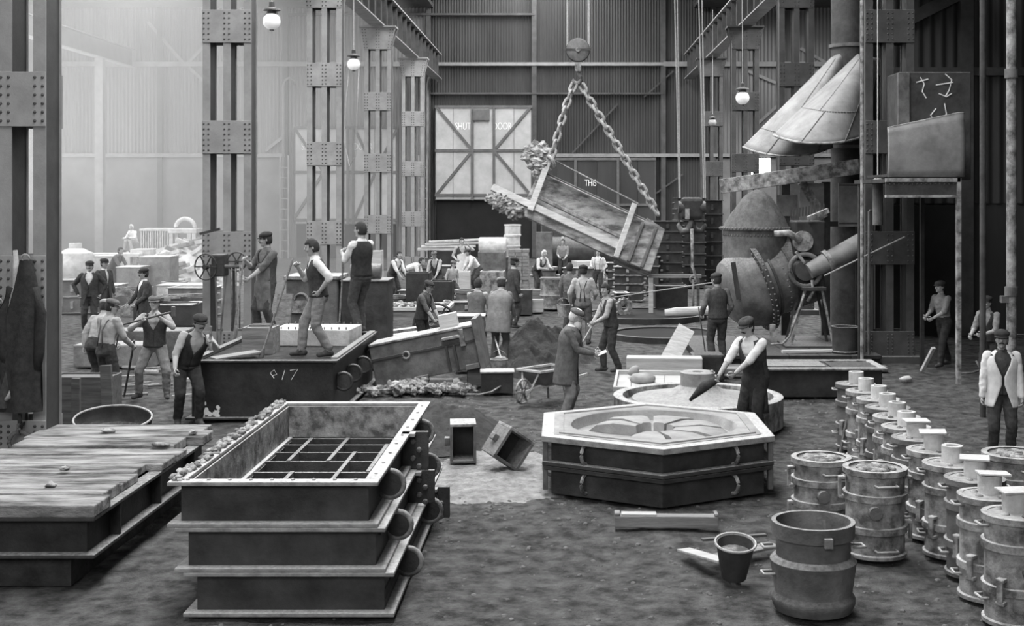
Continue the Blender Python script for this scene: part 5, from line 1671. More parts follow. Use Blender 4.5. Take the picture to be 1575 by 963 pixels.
# ---- boiler shell in the distance
bl = thing('boiler_shell', 'long dark boiler shell behind the small flasks', 'boiler', (at(915, 420, 55).x, 55, 0))
MB().lathe([(.01, -2.1), (.75, -2.1), (.8, -2.05), (.8, 2.05), (.75, 2.1), (.01, 2.1)], 28, (0, 0, .78), R=(0, PI / 2, 0)).build('shell', 'iron_dark', bl, smooth=True)
for x in (-1.4, 0, 1.4):
    MB().lathe([(.8, x - .05), (.83, x - .05), (.83, x + .05), (.8, x + .05)], 28, (0, 0, .78), R=(0, PI / 2, 0)).build('strap', 'iron', bl, smooth=True)

# ================================================================ the pale stores in the hazy aisle
def Lx(x, D):
    return (x - PX) * D / F
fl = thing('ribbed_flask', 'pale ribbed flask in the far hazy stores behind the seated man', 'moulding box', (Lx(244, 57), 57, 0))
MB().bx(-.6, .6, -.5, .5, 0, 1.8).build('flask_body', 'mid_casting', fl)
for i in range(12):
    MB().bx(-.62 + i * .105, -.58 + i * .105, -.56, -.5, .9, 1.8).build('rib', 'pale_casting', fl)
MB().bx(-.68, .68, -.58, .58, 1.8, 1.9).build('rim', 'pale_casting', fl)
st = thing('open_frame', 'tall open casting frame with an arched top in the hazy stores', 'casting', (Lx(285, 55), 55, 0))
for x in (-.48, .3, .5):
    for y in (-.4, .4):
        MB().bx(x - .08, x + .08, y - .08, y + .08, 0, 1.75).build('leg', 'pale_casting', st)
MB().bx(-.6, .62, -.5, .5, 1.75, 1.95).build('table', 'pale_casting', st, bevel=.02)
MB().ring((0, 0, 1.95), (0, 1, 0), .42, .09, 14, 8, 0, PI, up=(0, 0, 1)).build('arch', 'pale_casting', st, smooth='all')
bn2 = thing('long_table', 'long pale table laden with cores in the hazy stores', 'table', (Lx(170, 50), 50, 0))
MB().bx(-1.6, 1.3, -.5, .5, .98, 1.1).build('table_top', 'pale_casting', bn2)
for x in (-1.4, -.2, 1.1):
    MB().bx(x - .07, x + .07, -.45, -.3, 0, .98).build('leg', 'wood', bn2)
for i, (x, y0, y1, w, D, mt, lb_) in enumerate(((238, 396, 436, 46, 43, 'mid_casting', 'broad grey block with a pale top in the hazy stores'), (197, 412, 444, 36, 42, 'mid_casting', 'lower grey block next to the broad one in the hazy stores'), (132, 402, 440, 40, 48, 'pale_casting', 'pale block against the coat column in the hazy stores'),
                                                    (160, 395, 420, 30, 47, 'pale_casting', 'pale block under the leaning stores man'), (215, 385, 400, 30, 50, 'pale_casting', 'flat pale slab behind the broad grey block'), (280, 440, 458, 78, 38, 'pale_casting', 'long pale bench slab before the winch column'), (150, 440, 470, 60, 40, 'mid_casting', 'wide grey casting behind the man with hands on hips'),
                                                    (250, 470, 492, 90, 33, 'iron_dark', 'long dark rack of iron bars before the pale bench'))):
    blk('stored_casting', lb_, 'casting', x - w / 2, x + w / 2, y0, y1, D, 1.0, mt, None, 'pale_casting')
pot = thing('round_pot', 'big pale round pot beside the coat column in the hazy stores', 'pot', (Lx(116, 46), 46, 0))
MB().lathe([(.01, 0), (.5, 0), (.72, .5), (.75, .9), (.6, 1.3), (.3, 1.45), (.01, 1.5)], 24).build('pot_body', 'pale_casting', pot, smooth=True)
MB().lathe([(.05, 1.45), (.22, 1.45), (.22, 1.65), (.05, 1.65)], 16).build('pot_knob', 'pale_casting', pot, smooth=True)
rr = random.Random(77)
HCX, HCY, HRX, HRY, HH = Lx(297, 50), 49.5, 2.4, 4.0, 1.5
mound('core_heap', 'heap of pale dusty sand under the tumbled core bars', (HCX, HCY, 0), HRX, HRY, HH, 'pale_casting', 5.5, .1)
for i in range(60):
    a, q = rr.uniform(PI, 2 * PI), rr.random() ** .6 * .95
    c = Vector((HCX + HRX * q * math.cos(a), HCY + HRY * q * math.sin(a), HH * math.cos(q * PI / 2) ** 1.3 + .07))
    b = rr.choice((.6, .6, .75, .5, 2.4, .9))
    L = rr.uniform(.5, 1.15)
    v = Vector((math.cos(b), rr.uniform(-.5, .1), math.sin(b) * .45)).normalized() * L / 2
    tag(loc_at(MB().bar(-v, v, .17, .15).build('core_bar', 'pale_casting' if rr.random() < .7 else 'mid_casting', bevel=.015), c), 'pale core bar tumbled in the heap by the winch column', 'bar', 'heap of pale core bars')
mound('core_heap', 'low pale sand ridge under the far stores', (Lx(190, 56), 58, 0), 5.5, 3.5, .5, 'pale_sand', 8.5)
for i in range(30):
    x, y = rr.uniform(112, 315), rr.uniform(372, 450)
    D = 41 + (450 - y) / 78 * 17
    s = rr.uniform(.15, .4)
    c = (Lx(x, D), D, s * .5)
    if i % 3:
        q = MB().box((0, 0, 0), (s * 1.5, s, s), None).build('pale_block', 'pale_casting', bevel=.02)
        q.location = c
        q.rotation_euler = (0, rr.uniform(-.2, .2), rr.uniform(0, 3))
        tag(q, 'loose pale block among the hazy aisle stores', 'block', 'pale blocks in the hazy stores')
    else:
        q = MB().lathe([(.01, -s * .6), (s * .5, -s * .6), (s * .55, -s * .5), (s * .55, s * .5), (s * .4, s * .6), (.01, s * .6)], 14, (0, 0, 0)).build('pale_pot', 'pale_casting', smooth=True)
        q.location = (c[0], c[1], s * .6)
        tag(q, 'small pale round casting among the hazy aisle stores', 'casting', 'round castings in the hazy stores')
for i in range(14):
    a = gp(rr.uniform(225, 315), rr.uniform(505, 520))
    a.z = .15
    z = at(0, rr.uniform(466, 486), 32).z
    c = Vector((Lx(rr.uniform(222, 285), 33), 33.2 + rr.uniform(-.15, .6), at(0, 470, 33).z + .03 + .035 + .072 * (i % 3)))
    L = rr.uniform(.35, .7)
    tag(loc_at(MB().bar((-L, 0, 0), (L, rr.uniform(-.2, .2), rr.uniform(-.08, .08)), .07, .07).build('iron_bar', rr.choice(('iron', 'iron_grey', 'iron_pale'))), c), 'loose iron bar in the rack before the pale bench', 'bar', 'iron bars in the rack')
# scrap on the floor between the hammer men
for i in range(16):
    p = gp(rr.uniform(150, 300), rr.uniform(560, 612))
    tag(loc_at(MB().bar((-.18, 0, .02), (.22, rr.uniform(-.2, .2), .03), .06, .04).build('scrap_strip', rr.choice(('iron_pale', 'wood_pale', 'iron_grey'))), p), 'flat scrap strip on the floor about the hammer men', 'strip', 'scrap strips round the hammer men')
crate('low_bin', 'dark plank bin in front of the man with his back turned', 'bin', (-7.15, 18.9, 0), (.9, .5, .72), 0, 'wood_dark')
for i, (y, z, w) in enumerate(((24.0, .45, 1.6), (25.2, .6, 1.7))):
    tag(loc_at(MB().bx(-w / 2, w / 2, -.35, .35, 0, z).build('low_casting', 'iron_grey' if i else 'mid_casting', bevel=.03), (-8.9 + .2 * i, y + 1.3, 0)), ('pale low casting behind the hammer man', 'dark low casting behind the pale one by the winch column')[i], 'casting')

# seat block under the far seated man, and more clutter about the hall
tag(loc_at(MB().bx(-.55, .55, -.5, .5, 0, .95).build('seat_block', 'pale_casting', bevel=.04), (Lx(205, 54.5), 54.6, 0)), 'pale block on which the far seated man works', 'block')
rr = random.Random(91)
def clutter(kind, x, D, s, lb_, z=0):
    c = Vector((Lx(x, D), D, z))
    if kind == 'pot':
        o = thing('casting_pot', lb_, 'pot', c)
        MB().lathe([(.01, 0), (s * .45, 0), (s * .5, s * .1), (s * .5, s * .8), (s * .58, s * .85), (s * .58, s), (s * .4, s), (s * .38, s * .3), (.01, s * .3)], 18).build('pot_body', 'iron_grey', o, smooth=True)
        for q in (-1, 1):
            MB().cyl((q * s * .5, 0, s * .6), (q * s * .68, 0, s * .6), s * .07, n=8).build('trunnion', 'iron_pale', o)
    elif kind == 'gear':
        o = thing('gear_casting', lb_, 'gear', c, rr.uniform(-.6, .6))
        MB().lathe([(s * .2, 0), (s * .5, 0), (s * .5, s * .2), (s * .2, s * .2)], 24, (0, 0, s * .5), R=(PI / 2, 0, 0), close=True).build('gear_ring', 'iron_pale', o, smooth=True)
        for q in range(12):
            a = q * PI / 6
            MB().box((s * .52 * math.cos(a), -s * .1, s * .5 + s * .52 * math.sin(a)), (s * .1, s * .18, s * .1), (0, -a, 0)).build('tooth', 'iron_pale', o)
    elif kind == 'flask':
        small_flask(lb_, c, s * 1.3, s, s * .8, 2, 'iron_grey', 'iron_rim', rr.uniform(-.4, .4))
    elif kind == 'box':
        crate('wooden_box', lb_, 'box', c, (s * 1.2, s * .8, s * .7), rr.uniform(-.4, .4), rr.choice(('wood', 'wood_pale', 'iron_grey')), rr.choice((None, 'in')))
    return c
for k, x, D, s, lb_ in (('pot', 612, 36, .55, 'trunnioned pot between the slim column and tall dark block'), ('gear', 590, 31.8, .6, 'toothed gear casting leaning behind the bench end'), ('flask', 640, 38, .7, 'two-tier flask behind the tall dark block'), ('box', 588, 41, .8, 'wooden box at the foot of the ladder column'),
                        ('pot', 717, 37.5, .6, 'trunnioned pot beside the dark square crate'), ('gear', 752, 39, .8, 'large gear casting beside the brick stack'), ('flask', 765, 41, .8, 'two-tier flask in front of the brick stack'), ('flask', 715, 34, .7, 'two-tier flask behind the man with patched shirt'),
                        ('box', 820, 37, .5, 'low box between brick stack and pale drum'), ('pot', 838, 46, .8, 'large trunnioned pot behind the pale drum'), ('flask', 892, 47, .9, 'two-tier flask behind the belted white shirt'), ('box', 905, 52, 1.0, 'wooden box under the boiler shell end'),
                        ('gear', 958, 35.5, .5, 'small gear casting in front of the low flask'), ('box', 860, 56, 1.2, 'large box behind the grey-shirted man'), ('flask', 690, 47, 1.0, 'two-tier flask below the boards stacked on the casting'), ('pot', 655, 46, .9, 'large pot beside the ladder and stacked boards'),
                        ('flask', 118, 37, 1.2, 'broad flask behind the coat column in the hazy aisle'), ('box', 205, 38, .9, 'box behind the man with open jacket'), ('flask', 300, 36, 1.0, 'two-tier flask on the floor beside the winch column'), ('pot', 268, 39.5, .7, 'trunnioned pot on the floor by the pale bench slab'),
                        ('gear', 186, 36, .8, 'gear casting leaning behind the open-jacket man'), ('box', 245, 36.5, .7, 'box beside the rack of iron bars'), ('pot', 548, 31, .7, 'pot behind the man with his back turned on the box')):
    clutter(k, x, D, s, lb_)
# ================================================================ crane tackle and the chained mould
KD = 36.0
K = lambda x, y, dy=0: at(x, y, KD) + Vector((0, dy, 0))
sv = thing('crane_block', 'round crane sheave block with its hook, hanging on two ropes', 'crane block', K(889, 77))
O = K(889, 77)
for s in (-.12, .12):
    MB().lathe([(.001, -.02), (.3, -.02), (.33, 0), (.3, .02), (.001, .02)], 32, (0, s, 0), R=(PI / 2, 0, 0)).build('cheek_plate', 'iron_grey', sv, smooth=True)
MB().lathe([(.001, -.09), (.34, -.09), (.28, 0), (.34, .09), (.001, .09)], 32, (0, 0, 0), R=(PI / 2, 0, 0)).build('sheave', 'iron', sv, smooth=True)
MB().cyl((0, -.2, 0), (0, .2, 0), .07, n=14).build('axle', 'iron_pale', sv, smooth=True)
MB().bx(-.37, .37, -.15, -.13, -.03, .03).build('strap', 'iron', sv)
MB().bx(-.09, .09, -.1, .1, -.62, -.36).build('swivel', 'iron_pale', sv, bevel=.02)
hp_ = [(0, 0, -.6), (.02, 0, -.68), (.08, 0, -.76), (.09, 0, -.86), (.03, 0, -.95), (-.08, 0, -.95), (-.14, 0, -.86), (-.12, 0, -.78)]
MB().tube(hp_, [.06, .05, .055, .065, .07, .06, .045, .02], 10).build('hook', 'iron_grey', sv, smooth='all')
for s, x in ((-1, 873), (1, 906)):
    MB().cyl((K(x, 77) - O), (K(x, 77) - O) + Vector((0, 0, 4.3)), .03 if s < 0 else .045, n=8).build('rope', 'rope', sv, smooth=True)

def chain(name, label, pts, link, r, mt, double=False):
    o = thing(name, label, 'chain', pts[0])
    P0 = Vector(pts[0])
    # resample
    ds = [0]
    for a, b in zip(pts[:-1], pts[1:]):
        ds.append(ds[-1] + (Vector(b) - Vector(a)).length)
    n = int(ds[-1] / (link * .78))
    base = None
    for i in range(n):
        d = (i + .5) * ds[-1] / n
        k = max(j for j in range(len(ds) - 1) if ds[j] <= d)
        a, b = Vector(pts[k]), Vector(pts[k + 1])
        t = (d - ds[k]) / (ds[k + 1] - ds[k])
        if base is None:
            q = [(0, (link / 2 - r * 1.9) * (1 if c > 0 else -1) * 1 + r * 1.9 * c, r * 2.0 * s) for c, s in ((math.cos(2 * PI * j / 12), math.sin(2 * PI * j / 12)) for j in range(12))]
            lk = MB().tube(q, r, 6, closed=True).build('link', mt, o, smooth='all')
            base = lk
        else:
            lk = base.copy()
            COL.objects.link(lk)
        dirv = (b - a).normalized()
        rot = dirv.to_track_quat('Y', 'Z').to_matrix().to_4x4() @ Matrix.Rotation(PI / 2 * (i % 2) + .4, 4, 'Y')
        lk.matrix_local = Matrix.Translation(a.lerp(b, t) - P0) @ rot
    return o
chain('sling_chain', 'heavy sling chain running down to the crusted end of the mould', [K(884, 128), K(870, 165), K(848, 243)], .3, .043, 'chain_dusty')
chain('sling_chain', 'longer heavy sling chain running down to the square end of the mould', [K(894, 130), K(905, 150), K(950, 225), K(985, 285), K(1012, 330)], .3, .043, 'chain_dusty')
tag(loc_at(MB().tube([Vector(), K(866, 172) - K(885, 126)], .05, 8).build('sling_rope', 'rope', smooth=True), K(885, 124, .12)), 'thick rope end tied at the hook above the short chain', 'rope')
tag(loc_at(MB().ring((0, 0, 0), (.8, .3, .5), .16, .05, 16, 7).build('shackle_ring', 'chain_dusty', smooth='all'), K(848, 248)), 'thick shackle ring gripping the lug of the hanging mould', 'ring')
# ---- the hanging mould: an open trough, tilted down to the right
hm = thing('hanging_mould', 'long crusted trough-shaped mould hanging tilted from the crane', 'mould', K(905, 325))
U = Vector((.905, 0, -.425)).normalized()       # along the trough
V = Vector((.30, .35, .89)).normalized()
V = (V - U * V.dot(U)).normalized()             # across, up the open face
W = U.cross(V)                                  # out of the face, towards the viewer
if W.y > 0:
    W = -W
hv = lambda u, v, w: U * u + V * v + W * w
def tgrid(fn, nu, nv):
    return MB().grid(lambda a, b: hv(*fn(a, b)), nu, nv)
L0, L1 = -1.75, 1.95
# half-round inside of the trough
def trough(a, b):
    t = PI * b
    n_ = .03 * noise.noise(Vector((a * 9, b * 5, 2)))
    return (L0 + (L1 - .3 - L0) * a, -.56 * math.cos(t) - .12, -(.45 + n_) * math.sin(t) + .05)
tgrid(trough, 40, 20).build('trough_lining', 'trough_sand', hm, smooth='all', solid=.03)
def shell_(a, b):
    t = PI * b
    return (L0 + .05 + (L1 - L0) * a, -.72 * math.cos(t) - .2, -.62 * math.sin(t) - .02)
tgrid(shell_, 24, 20).build('outer_shell', 'iron_grey', hm, smooth='all', solid=.04)
def obar(name, p, q, w_, h_, mt):
    MB().bar(hv(*p), hv(*q), w_, h_, W).build(name, mt, hm, bevel=.01)
obar('lower_rail', (L0 - 1.0, -.62, .12), (L1 - .75, -.62, .12), .2, .12, 'wood_pale')
obar('middle_rail', (L0 + .2, -.26, .02), (L1 - .8, -.30, .02), .1, .08, 'iron_pale')
obar('lower_plank', (L0 - .3, -.85, .03), (L1 - .8, -.84, .03), .26, .1, 'cope_crust')
obar('cross_clamp', (L0 + .25, -.8, .22), (L0 + .1, .98, .22), .17, .1, 'wood_pale')
obar('cross_clamp', (L1 - .72, -.98, .22), (L1 - .85, .72, .22), .15, .1, 'wood_pale')
obar('upper_rail', (L0 + .2, .95, .05), (L1 - .75, .84, .05), .04, .04, 'iron_pale')
# square flange end
q = MB()
for v0, v1, mt in ((-1.15, .75, 0),):
    q.add([hv(L1 - .7, -.92, .1), hv(L1 + .35, -.9, .12), hv(L1 + .25, .45, .12), hv(L1 - .35, .55, .1), hv(L1 - .7, -.92, -.5), hv(L1 + .35, -.9, -.5), hv(L1 + .25, .45, -.5), hv(L1 - .35, .55, -.5)],
          [(0, 1, 2, 3), (7, 6, 5, 4), (0, 4, 5, 1), (1, 5, 6, 2), (2, 6, 7, 3), (3, 7, 4, 0)])
q.build('end_flange', 'cope_crust', hm, bevel=.02)
for u in (L1 - .35, L1 + .05):
    obar('flange_rib', (u, -.9, .14), (u - .06, .35, .14), .09, .07, 'iron_grey')
# crusted sand at the upper end
for i, (u, v, w_, s) in enumerate(((L0 - .25, .95, 0, .36), (L0 - .42, .8, .05, .26), (L0 - .15, .7, .05, .3), (L0 + .02, .62, .1, .22), (L0 - .35, -.88, .0, .28), (L0 - .65, -.88, .05, .25), (L0 - .1, -.95, .05, .24), (L0 - .85, -.9, .05, .17), (L0 - .02, .35, .05, .16))):
    MB().rock(hv(u, v, w_), (s, s, s * .9), i + 2, 18, 14, .6, 3.2).build('sand_crust', 'burnt_sand', hm, smooth=False)
# ---- second crane: paired thin ropes and a dark hook
hk = thing('crane_block', 'dark crane block with double hook hanging on paired thin ropes', 'crane block', at(1064, 330, 42.5))
O = at(1064, 330, 42.5)
MB().box((0, 0, .2), (.75, .4, .75)).build('block_body', 'iron_dark', hk, bevel=.12)
MB().cyl((-.45, 0, .25), (.45, 0, .25), .2, n=18).build('sheave', 'iron', hk, smooth=True)
for s in (-1, 1):
    MB().tube([(0, 0, -.15), (s * .02, 0, -.3), (s * .14, 0, -.52), (s * .34, 0, -.55), (s * .45, 0, -.35), (s * .42, 0, -.2)], [.1, .1, .1, .1, .07, .03], 10).build('hook', 'iron_dark' if s > 0 else 'iron_grey', hk, smooth='all')
MB().bx(-.24, -.1, -.26, -.2, -.15, .2).build('plate', 'iron_rim', hk)
for x0, x1 in ((1038, 1045), (1042, 1046), (1075, 1083), (1080, 1085)):
    MB().tube([at(x1, 305, 42.5) - O, at(x0, 0, 42.5) - O, at(x0, -60, 42.5) - O], .022, 6).build('rope', 'rope', hk, smooth=True)
# ---- globe lamps
def globe(label, x, y, D, rpx, mt='globe_glass', up=3.5, wires=False):
    o = thing('globe_lamp', label, 'lamp', at(x, y, D))
    r = rpx * D / F
    MB().ball((0, 0, 0), (r, r, r * .95), 24, 16).build('globe', mt, o, smooth='all')
    MB().lathe([(r * .35, r * .85), (r * .5, r * .95), (r * .5, r * 1.2), (r * 1.0, r * 1.25), (r * .9, r * 1.45), (r * .35, r * 1.6), (r * .3, r * 2.2), (.001, r * 2.3)], 20).build('hood_cap', 'iron', o, smooth=True)
    MB().lathe([(.001, -r * 1.12), (r * .25, -r * 1.08), (r * .28, -r * .92), (.001, -r * .9)], 14).build('drip_cup', 'iron_grey', o, smooth=True)
    for s in (-1, 1):
        MB().tube([(s * r * .5, 0, r * 1.1), (s * r * .9, 0, r * .5), (s * r * 1.03, 0, 0)], .012, 5).build('cage_wire', 'wire', o)
    MB().cyl((0, 0, r * 2.2), (0, 0, up), .015, n=6).build('cable', 'wire', o)
    if wires:
        MB().tube([(-.1, 0, r * .9), (-.2, -.1, -1), (-.25, -.15, -2.2), (-.1, -.1, -2.9), (.05, 0, -2.6), (.1, 0, -1.2), (.15, 0, -.1)], .012, 5).build('trailing_wire', 'wire', o, smooth='all')
    return o
globe('large white globe lamp hanging near the winch column', 418, 33, 27, 13.5, up=5)
globe('white globe lamp with trailing wires between the columns', 544, 99, 36, 10, up=5, wires=True)
globe('white globe lamp hanging before the bay beyond the flared hoods', 1142, 151, 42, 10.5, up=5)
globe('small dim globe lamp beyond the larger lamp near the flared hoods', 1096, 189, 56, 6, 'globe_dim', up=5)
# ---- down-pipes and ladders on the back wall
for i, (x, y0, y1, lb_) in enumerate(((440, 122, 345, 'pale downpipe with curved top beside the lettered door of the hazy aisle'), (660, 118, 400, 'pale downpipe with curved top beside the raised pale door'))):
    z1 = wz(y0)
    o = thing('downpipe', lb_, 'pipe', (wx(x), WB - .7, 0))
    MB().tube([(0, 0, 0), (0, 0, z1 - .5), (.05, -.02, z1 - .15), (.3, 0, z1), (.5, .1, z1 - .1), (.55, .3, z1 - .3)], .07, 8).build('pipe_run', 'wall_trim', o, smooth='all')
    l = thing('wall_ladder', ('narrow iron ladder below the downpipe of the hazy aisle', 'narrow iron ladder beside the raised pale door')[i], 'ladder', (wx(x - 6 if i else x + 4), WB - 1.1, 0))
    for s in (-.22, .22):
        MB().bx(s - .035, s + .035, -.03, .03, 0, wz(240)).build('stringer', 'wall_trim', l)
    for k in range(9):
        MB().cyl((-.22, 0, .4 + k * .56), (.22, 0, .4 + k * .56), .03, n=6).build('rung', 'wall_trim', l)
# ================================================================ the workmen
def G(x, D, z=0):
    return Vector(((x - PX) * D / F, D, z))
def rod(name, label, cat, p, q, r=.016, mt='wood_pale', head=None, head_mt='iron_grey'):
    p, q = Vector(p), Vector(q)
    o = thing(name, label, cat, q)
    d = (p - q).normalized()
    MB().cyl((0, 0, 0), p - q, r, n=8).build('handle', mt, o, smooth=True)
    if head == 'rammer':
        MB().lathe([(.001, 0), (.035, 0), (.04, .05), (.02, .14), (.001, .15)], 12, R=d.to_track_quat('Z', 'Y').to_matrix()).build('rammer_head', head_mt, o, smooth=True)
    if head == 'shovel':
        s = d.cross(Vector((0, 0, 1)))
        s = s.normalized() if s.length > .1 else Vector((1, 0, 0))
        n_ = d.cross(s).normalized()
        vs = []
        for t, w_ in ((.0, .1), (-.08, .12), (-.2, .12), (-.27, .09)):
            for k in (-1, -.5, 0, .5, 1):
                vs.append(-d * (-t) + s * w_ * k + n_ * .025 * k * k + d * .24)
        MB().add(vs, [(i * 5 + j, i * 5 + j + 1, (i + 1) * 5 + j + 1, (i + 1) * 5 + j) for i in range(3) for j in range(4)]).build('blade', head_mt, o, smooth='all', solid=.01)
    return o

# three men on the tall dark box
p = person('man with dark waistcoat and cap holding a shovel upright on the tall box', G(410, 22.5, .86), -42, 1.9, shirt='cloth_mid', vest='cloth_dark', legs='cloth_dark', apron='cloth_mid', cap='cloth_black', head=(5, -35), hl=(.02, -.36, .98), hr=(-.16, -.3, 1.27),
           curl=(70, 70), mous='hair_dark', fl=(.13, .05, .08), fr=(-.12, -.06, .08), skin='skin', side=2)
W = p['W']
rod('shovel', 'long-handled shovel held by the man in cap on the tall box', 'shovel', W @ Vector((-.1, -.37, 1.3)), W @ Vector((-.16, -.52, .02)), .018, 'wood', 'shovel')
p = person('bareheaded youth in baggy grey trousers leaning on a slanting rammer', G(487, 20.05, .85), -72, 1.9, shirt='cloth_white', vest='cloth_dark', legs='cloth_grey', cap=None, head=(12, -10), hl=(.2, .02, .96), hr=(-.12, -.26, 1.3),
           eh=((.6, .9, 0), (-.5, .3, -.8)), curl=(40, 60), fl=(.1, .16, .08), fr=(-.1, -.2, .08), pelvis=(0, .03, .91), lean=6)
W = p['W']
rod('rammer', 'slanting rammer held by the bareheaded youth', 'rammer', W @ Vector((-.1, -.33, 1.42)), W @ Vector((-.12, -.78, .0)), .018, 'wood', 'rammer')
p = person('man seen from behind in dark waistcoat, hands resting on a tall rod', G(556, 22.6, .95), -128, 1.98, shirt='cloth_white', vest='cloth_black', legs='cloth_dark', cap=None, head=(0, 12), hl=(.08, -.36, 1.24), hr=(-.1, -.36, 1.26), curl=(65, 65), fl=(.1, .03, .08), fr=(-.08, -.08, .08))
W = p['W']
rod('rammer', 'tall thin rod under the hands of the man seen from behind', 'rammer', W @ Vector((-.02, -.43, 1.3)), W @ Vector((.02, -.5, .02)), .015, 'wood', 'rammer')
# left group
person('man in open dark suit with white shirt front, hands on hips', G(138, 31), 12, 1.8, shirt='cloth_white', jacket='cloth_dark', jopen=.9, vest='cloth_dark', legs='cloth_dark', cap='cloth_black', mous='hair_dark', hl=(.26, -.02, .95), hr=(-.26, -.02, .95), eh=((1, .3, 0), (-1, .3, 0)))
person('man in dark jacket half hidden behind the one in the dark suit', G(160, 32.2), 60, 1.8, jacket='cloth_dark', legs='cloth_dark', cap='cloth_black')
person('man in dark waistcoat leaning over the pale blocks in the hazy stores', G(176, 43), 70, 1.75, pelvis=(0, .1, .92), lean=35, shirt='cloth_mid', vest='cloth_dark', cap=None, hl=(.15, -.5, .85), hr=(-.15, -.5, .85))
person('man in dark jacket open on white shirt behind the sledgehammer man', G(222, 28.6), -55, 1.76, shirt='cloth_white', jacket='cloth_dark', jopen=1.3, legs='cloth_dark', cap='cloth_black', mous='hair_dark', hl=(.2, -.25, .95), hr=(-.2, -.3, .9))
p = person('man with his back turned in pale shirt and cap, leaning on a stick', G(163, 20.35), 150, 1.75, lean=8, shirt='cloth_pale', legs='cloth_dark', cap='cloth_mid', braces='cloth_mid', head=(10, -45), hl=(.18, -.3, .95), hr=(-.2, -.35, .96), curl=(60, 60), rolled=False)
rod('stick', 'long stick held down by the man with his back turned', 'stick', p['hr'] + Vector((0, 0, .12)), gp(191, 610), .018, 'wood_dark')
person('stooping man in pale shirt, mostly hidden by the one leaning on a stick', G(149, 21.6), 160, 1.7, lean=25, pelvis=(0, .05, .9), shirt='cloth_pale', legs='cloth_dark', cap='cloth_pale', head=(15, 20), rolled=False)
p = person('man in cap and waistcoat striding with a sledgehammer across his shoulder', G(238, 21.2), 8, 1.76, shirt='cloth_pale', vest='cloth_dark', legs='cloth_grey', cap='cloth_mid', hl=(.12, -.2, 1.36), hr=(-.16, -.24, 1.3), eh=((.8, .1, -.6), (-.8, .1, -.6)), curl=(75, 75),
           fl=(.2, -.05, .08), fr=(-.26, .05, .08), pelvis=(0, 0, .9), kh=((.5, -1, 0), (-.5, -1, 0)), toe=(15, -30), palm=((-.2, -.2, 1), (.2, -.2, 1)))
W = p['W']
hmr = thing('sledgehammer', 'long sledgehammer lying across the shoulder of the striding man', 'hammer', W @ Vector((-.62, -.26, 1.22)))
a = W @ Vector((.34, -.26, 1.46)) - hmr.location
MB().cyl((0, 0, 0), a, .017, n=8).build('handle', 'wood_dark', hmr, smooth=True)
MB().box(a, (.06, .07, .17)).build('hammer_head', 'iron_grey', hmr, bevel=.012)
p = person('crouching man at the corner of the tall box holding a flat tool to his face', G(292, 18.7), 28, 1.8, pelvis=(-.02, .12, .86), lean=24, side=12, shirt='cloth_pale', vest='cloth_black', legs='cloth_black', cap='cloth_black', head=(14, 10), mous='hair_dark', hl=(.2, -.5, 1.24), hr=(-.26, -.28, .86), curl=(75, 50), fl=(.12, -.05, .08), fr=(-.16, .05, .08))
rod('sleeking_tool', 'flat upright tool held before the crouching man', 'tool', p['hl'] + Vector((.0, 0, .2)), p['hl'] + Vector((.0, 0, -.16)), .022, 'iron_pale')
# bearded foreman and the man at the round mould
p = person('white-bearded man in long grey jacket and cap reading a paper', G(872, 18.9), 78, 1.74, lean=9, shirt='cloth_white', jacket='cloth_mid', jopen=.3, jlen=-.34, legs='cloth_grey', cap='cloth_mid', hair='hair_white', beard='hair_white', head=(20, 0), hl=(.1, -.4, 1.08), hr=(-.08, -.42, 1.06), curl=(30, 35), fat=1.12, vest='cloth_dark')
nt = tag(MB().box((0, 0, 0), (.14, .1, .004), (.3, -.4, 0)).build('paper_note', 'cloth_white'), 'small paper in the hands of the bearded man', 'paper')
nt.location = p['hr'] + Vector((.06, 0, .03))
p = person('man in dark waistcoat and white sleeves bending over the round mould', G(1158, 17.25), -42, 1.8, pelvis=(0, .08, .92), lean=16, shirt='cloth_white', vest='cloth_dark', legs='cloth_black', apron='cloth_black', cap='cloth_dark', mous='hair_dark', head=(18, -10), hl=(.0, -.42, .98), hr=(-.3, -.42, .86), eh=((.9, .3, -.3), (-.6, .3, -.6)), curl=(50, 50))
bg = tag(MB().tube([Vector(), Vector((-.16, .05, -.1)), Vector((-.36, .08, -.3))], [.05, .075, .02], 10).build('dusting_bag', 'cloth_dark', smooth='all'), 'dark dusting bag swung by the man over the round mould', 'bag')
bg.location = p['hr']
# middle of the hall
p = person('boy in pale shirt and dark trousers shovelling beside the pit', G(940, 24.4), -75, 1.72, lean=10, shirt='cloth_pale', vest='cloth_dark', legs='cloth_dark', cap=None, head=(8, 30), hl=(.1, -.36, .98), hr=(-.08, -.44, .84), curl=(70, 70), fl=(.1, .12, .08), fr=(-.1, -.12, .08))
W = p['W']
rod('shovel', 'long pale-handled shovel held by the boy beside the pit', 'shovel', p['hl'] + Vector((.08, 0, .1)), W @ Vector((-.1, -.75, .25)), .018, 'wood_pale', 'shovel')
person('man from behind in white shirt with belt standing by the boy', G(897, 28.8), 172, 1.82, shirt='cloth_pale', legs='cloth_mid', cap='cloth_black', hl=(.3, -.1, .92), hr=(-.22, -.25, 1.0), rolled=False, braces='cloth_mid')
pl = thing('pail', 'pale pail carried by the man in the belted white shirt', 'bucket', G(867, 28.9, .62))
MB().lathe([(.01, 0), (.12, 0), (.16, .28), (.145, .28), (.11, .02), (.01, .02)], 18).build('pail_body', 'iron_pale', pl, smooth=True)
MB().ring((0, 0, .28), (0, 1, 0), .15, .008, 14, 5, 0, PI, up=(0, 0, 1)).build('bail', 'iron_grey', pl, smooth=True)
person('dark-haired man half hidden behind the belted white shirt', G(876, 31.5), 150, 1.72, shirt='cloth_mid', legs='cloth_dark', cap=None, rolled=False)
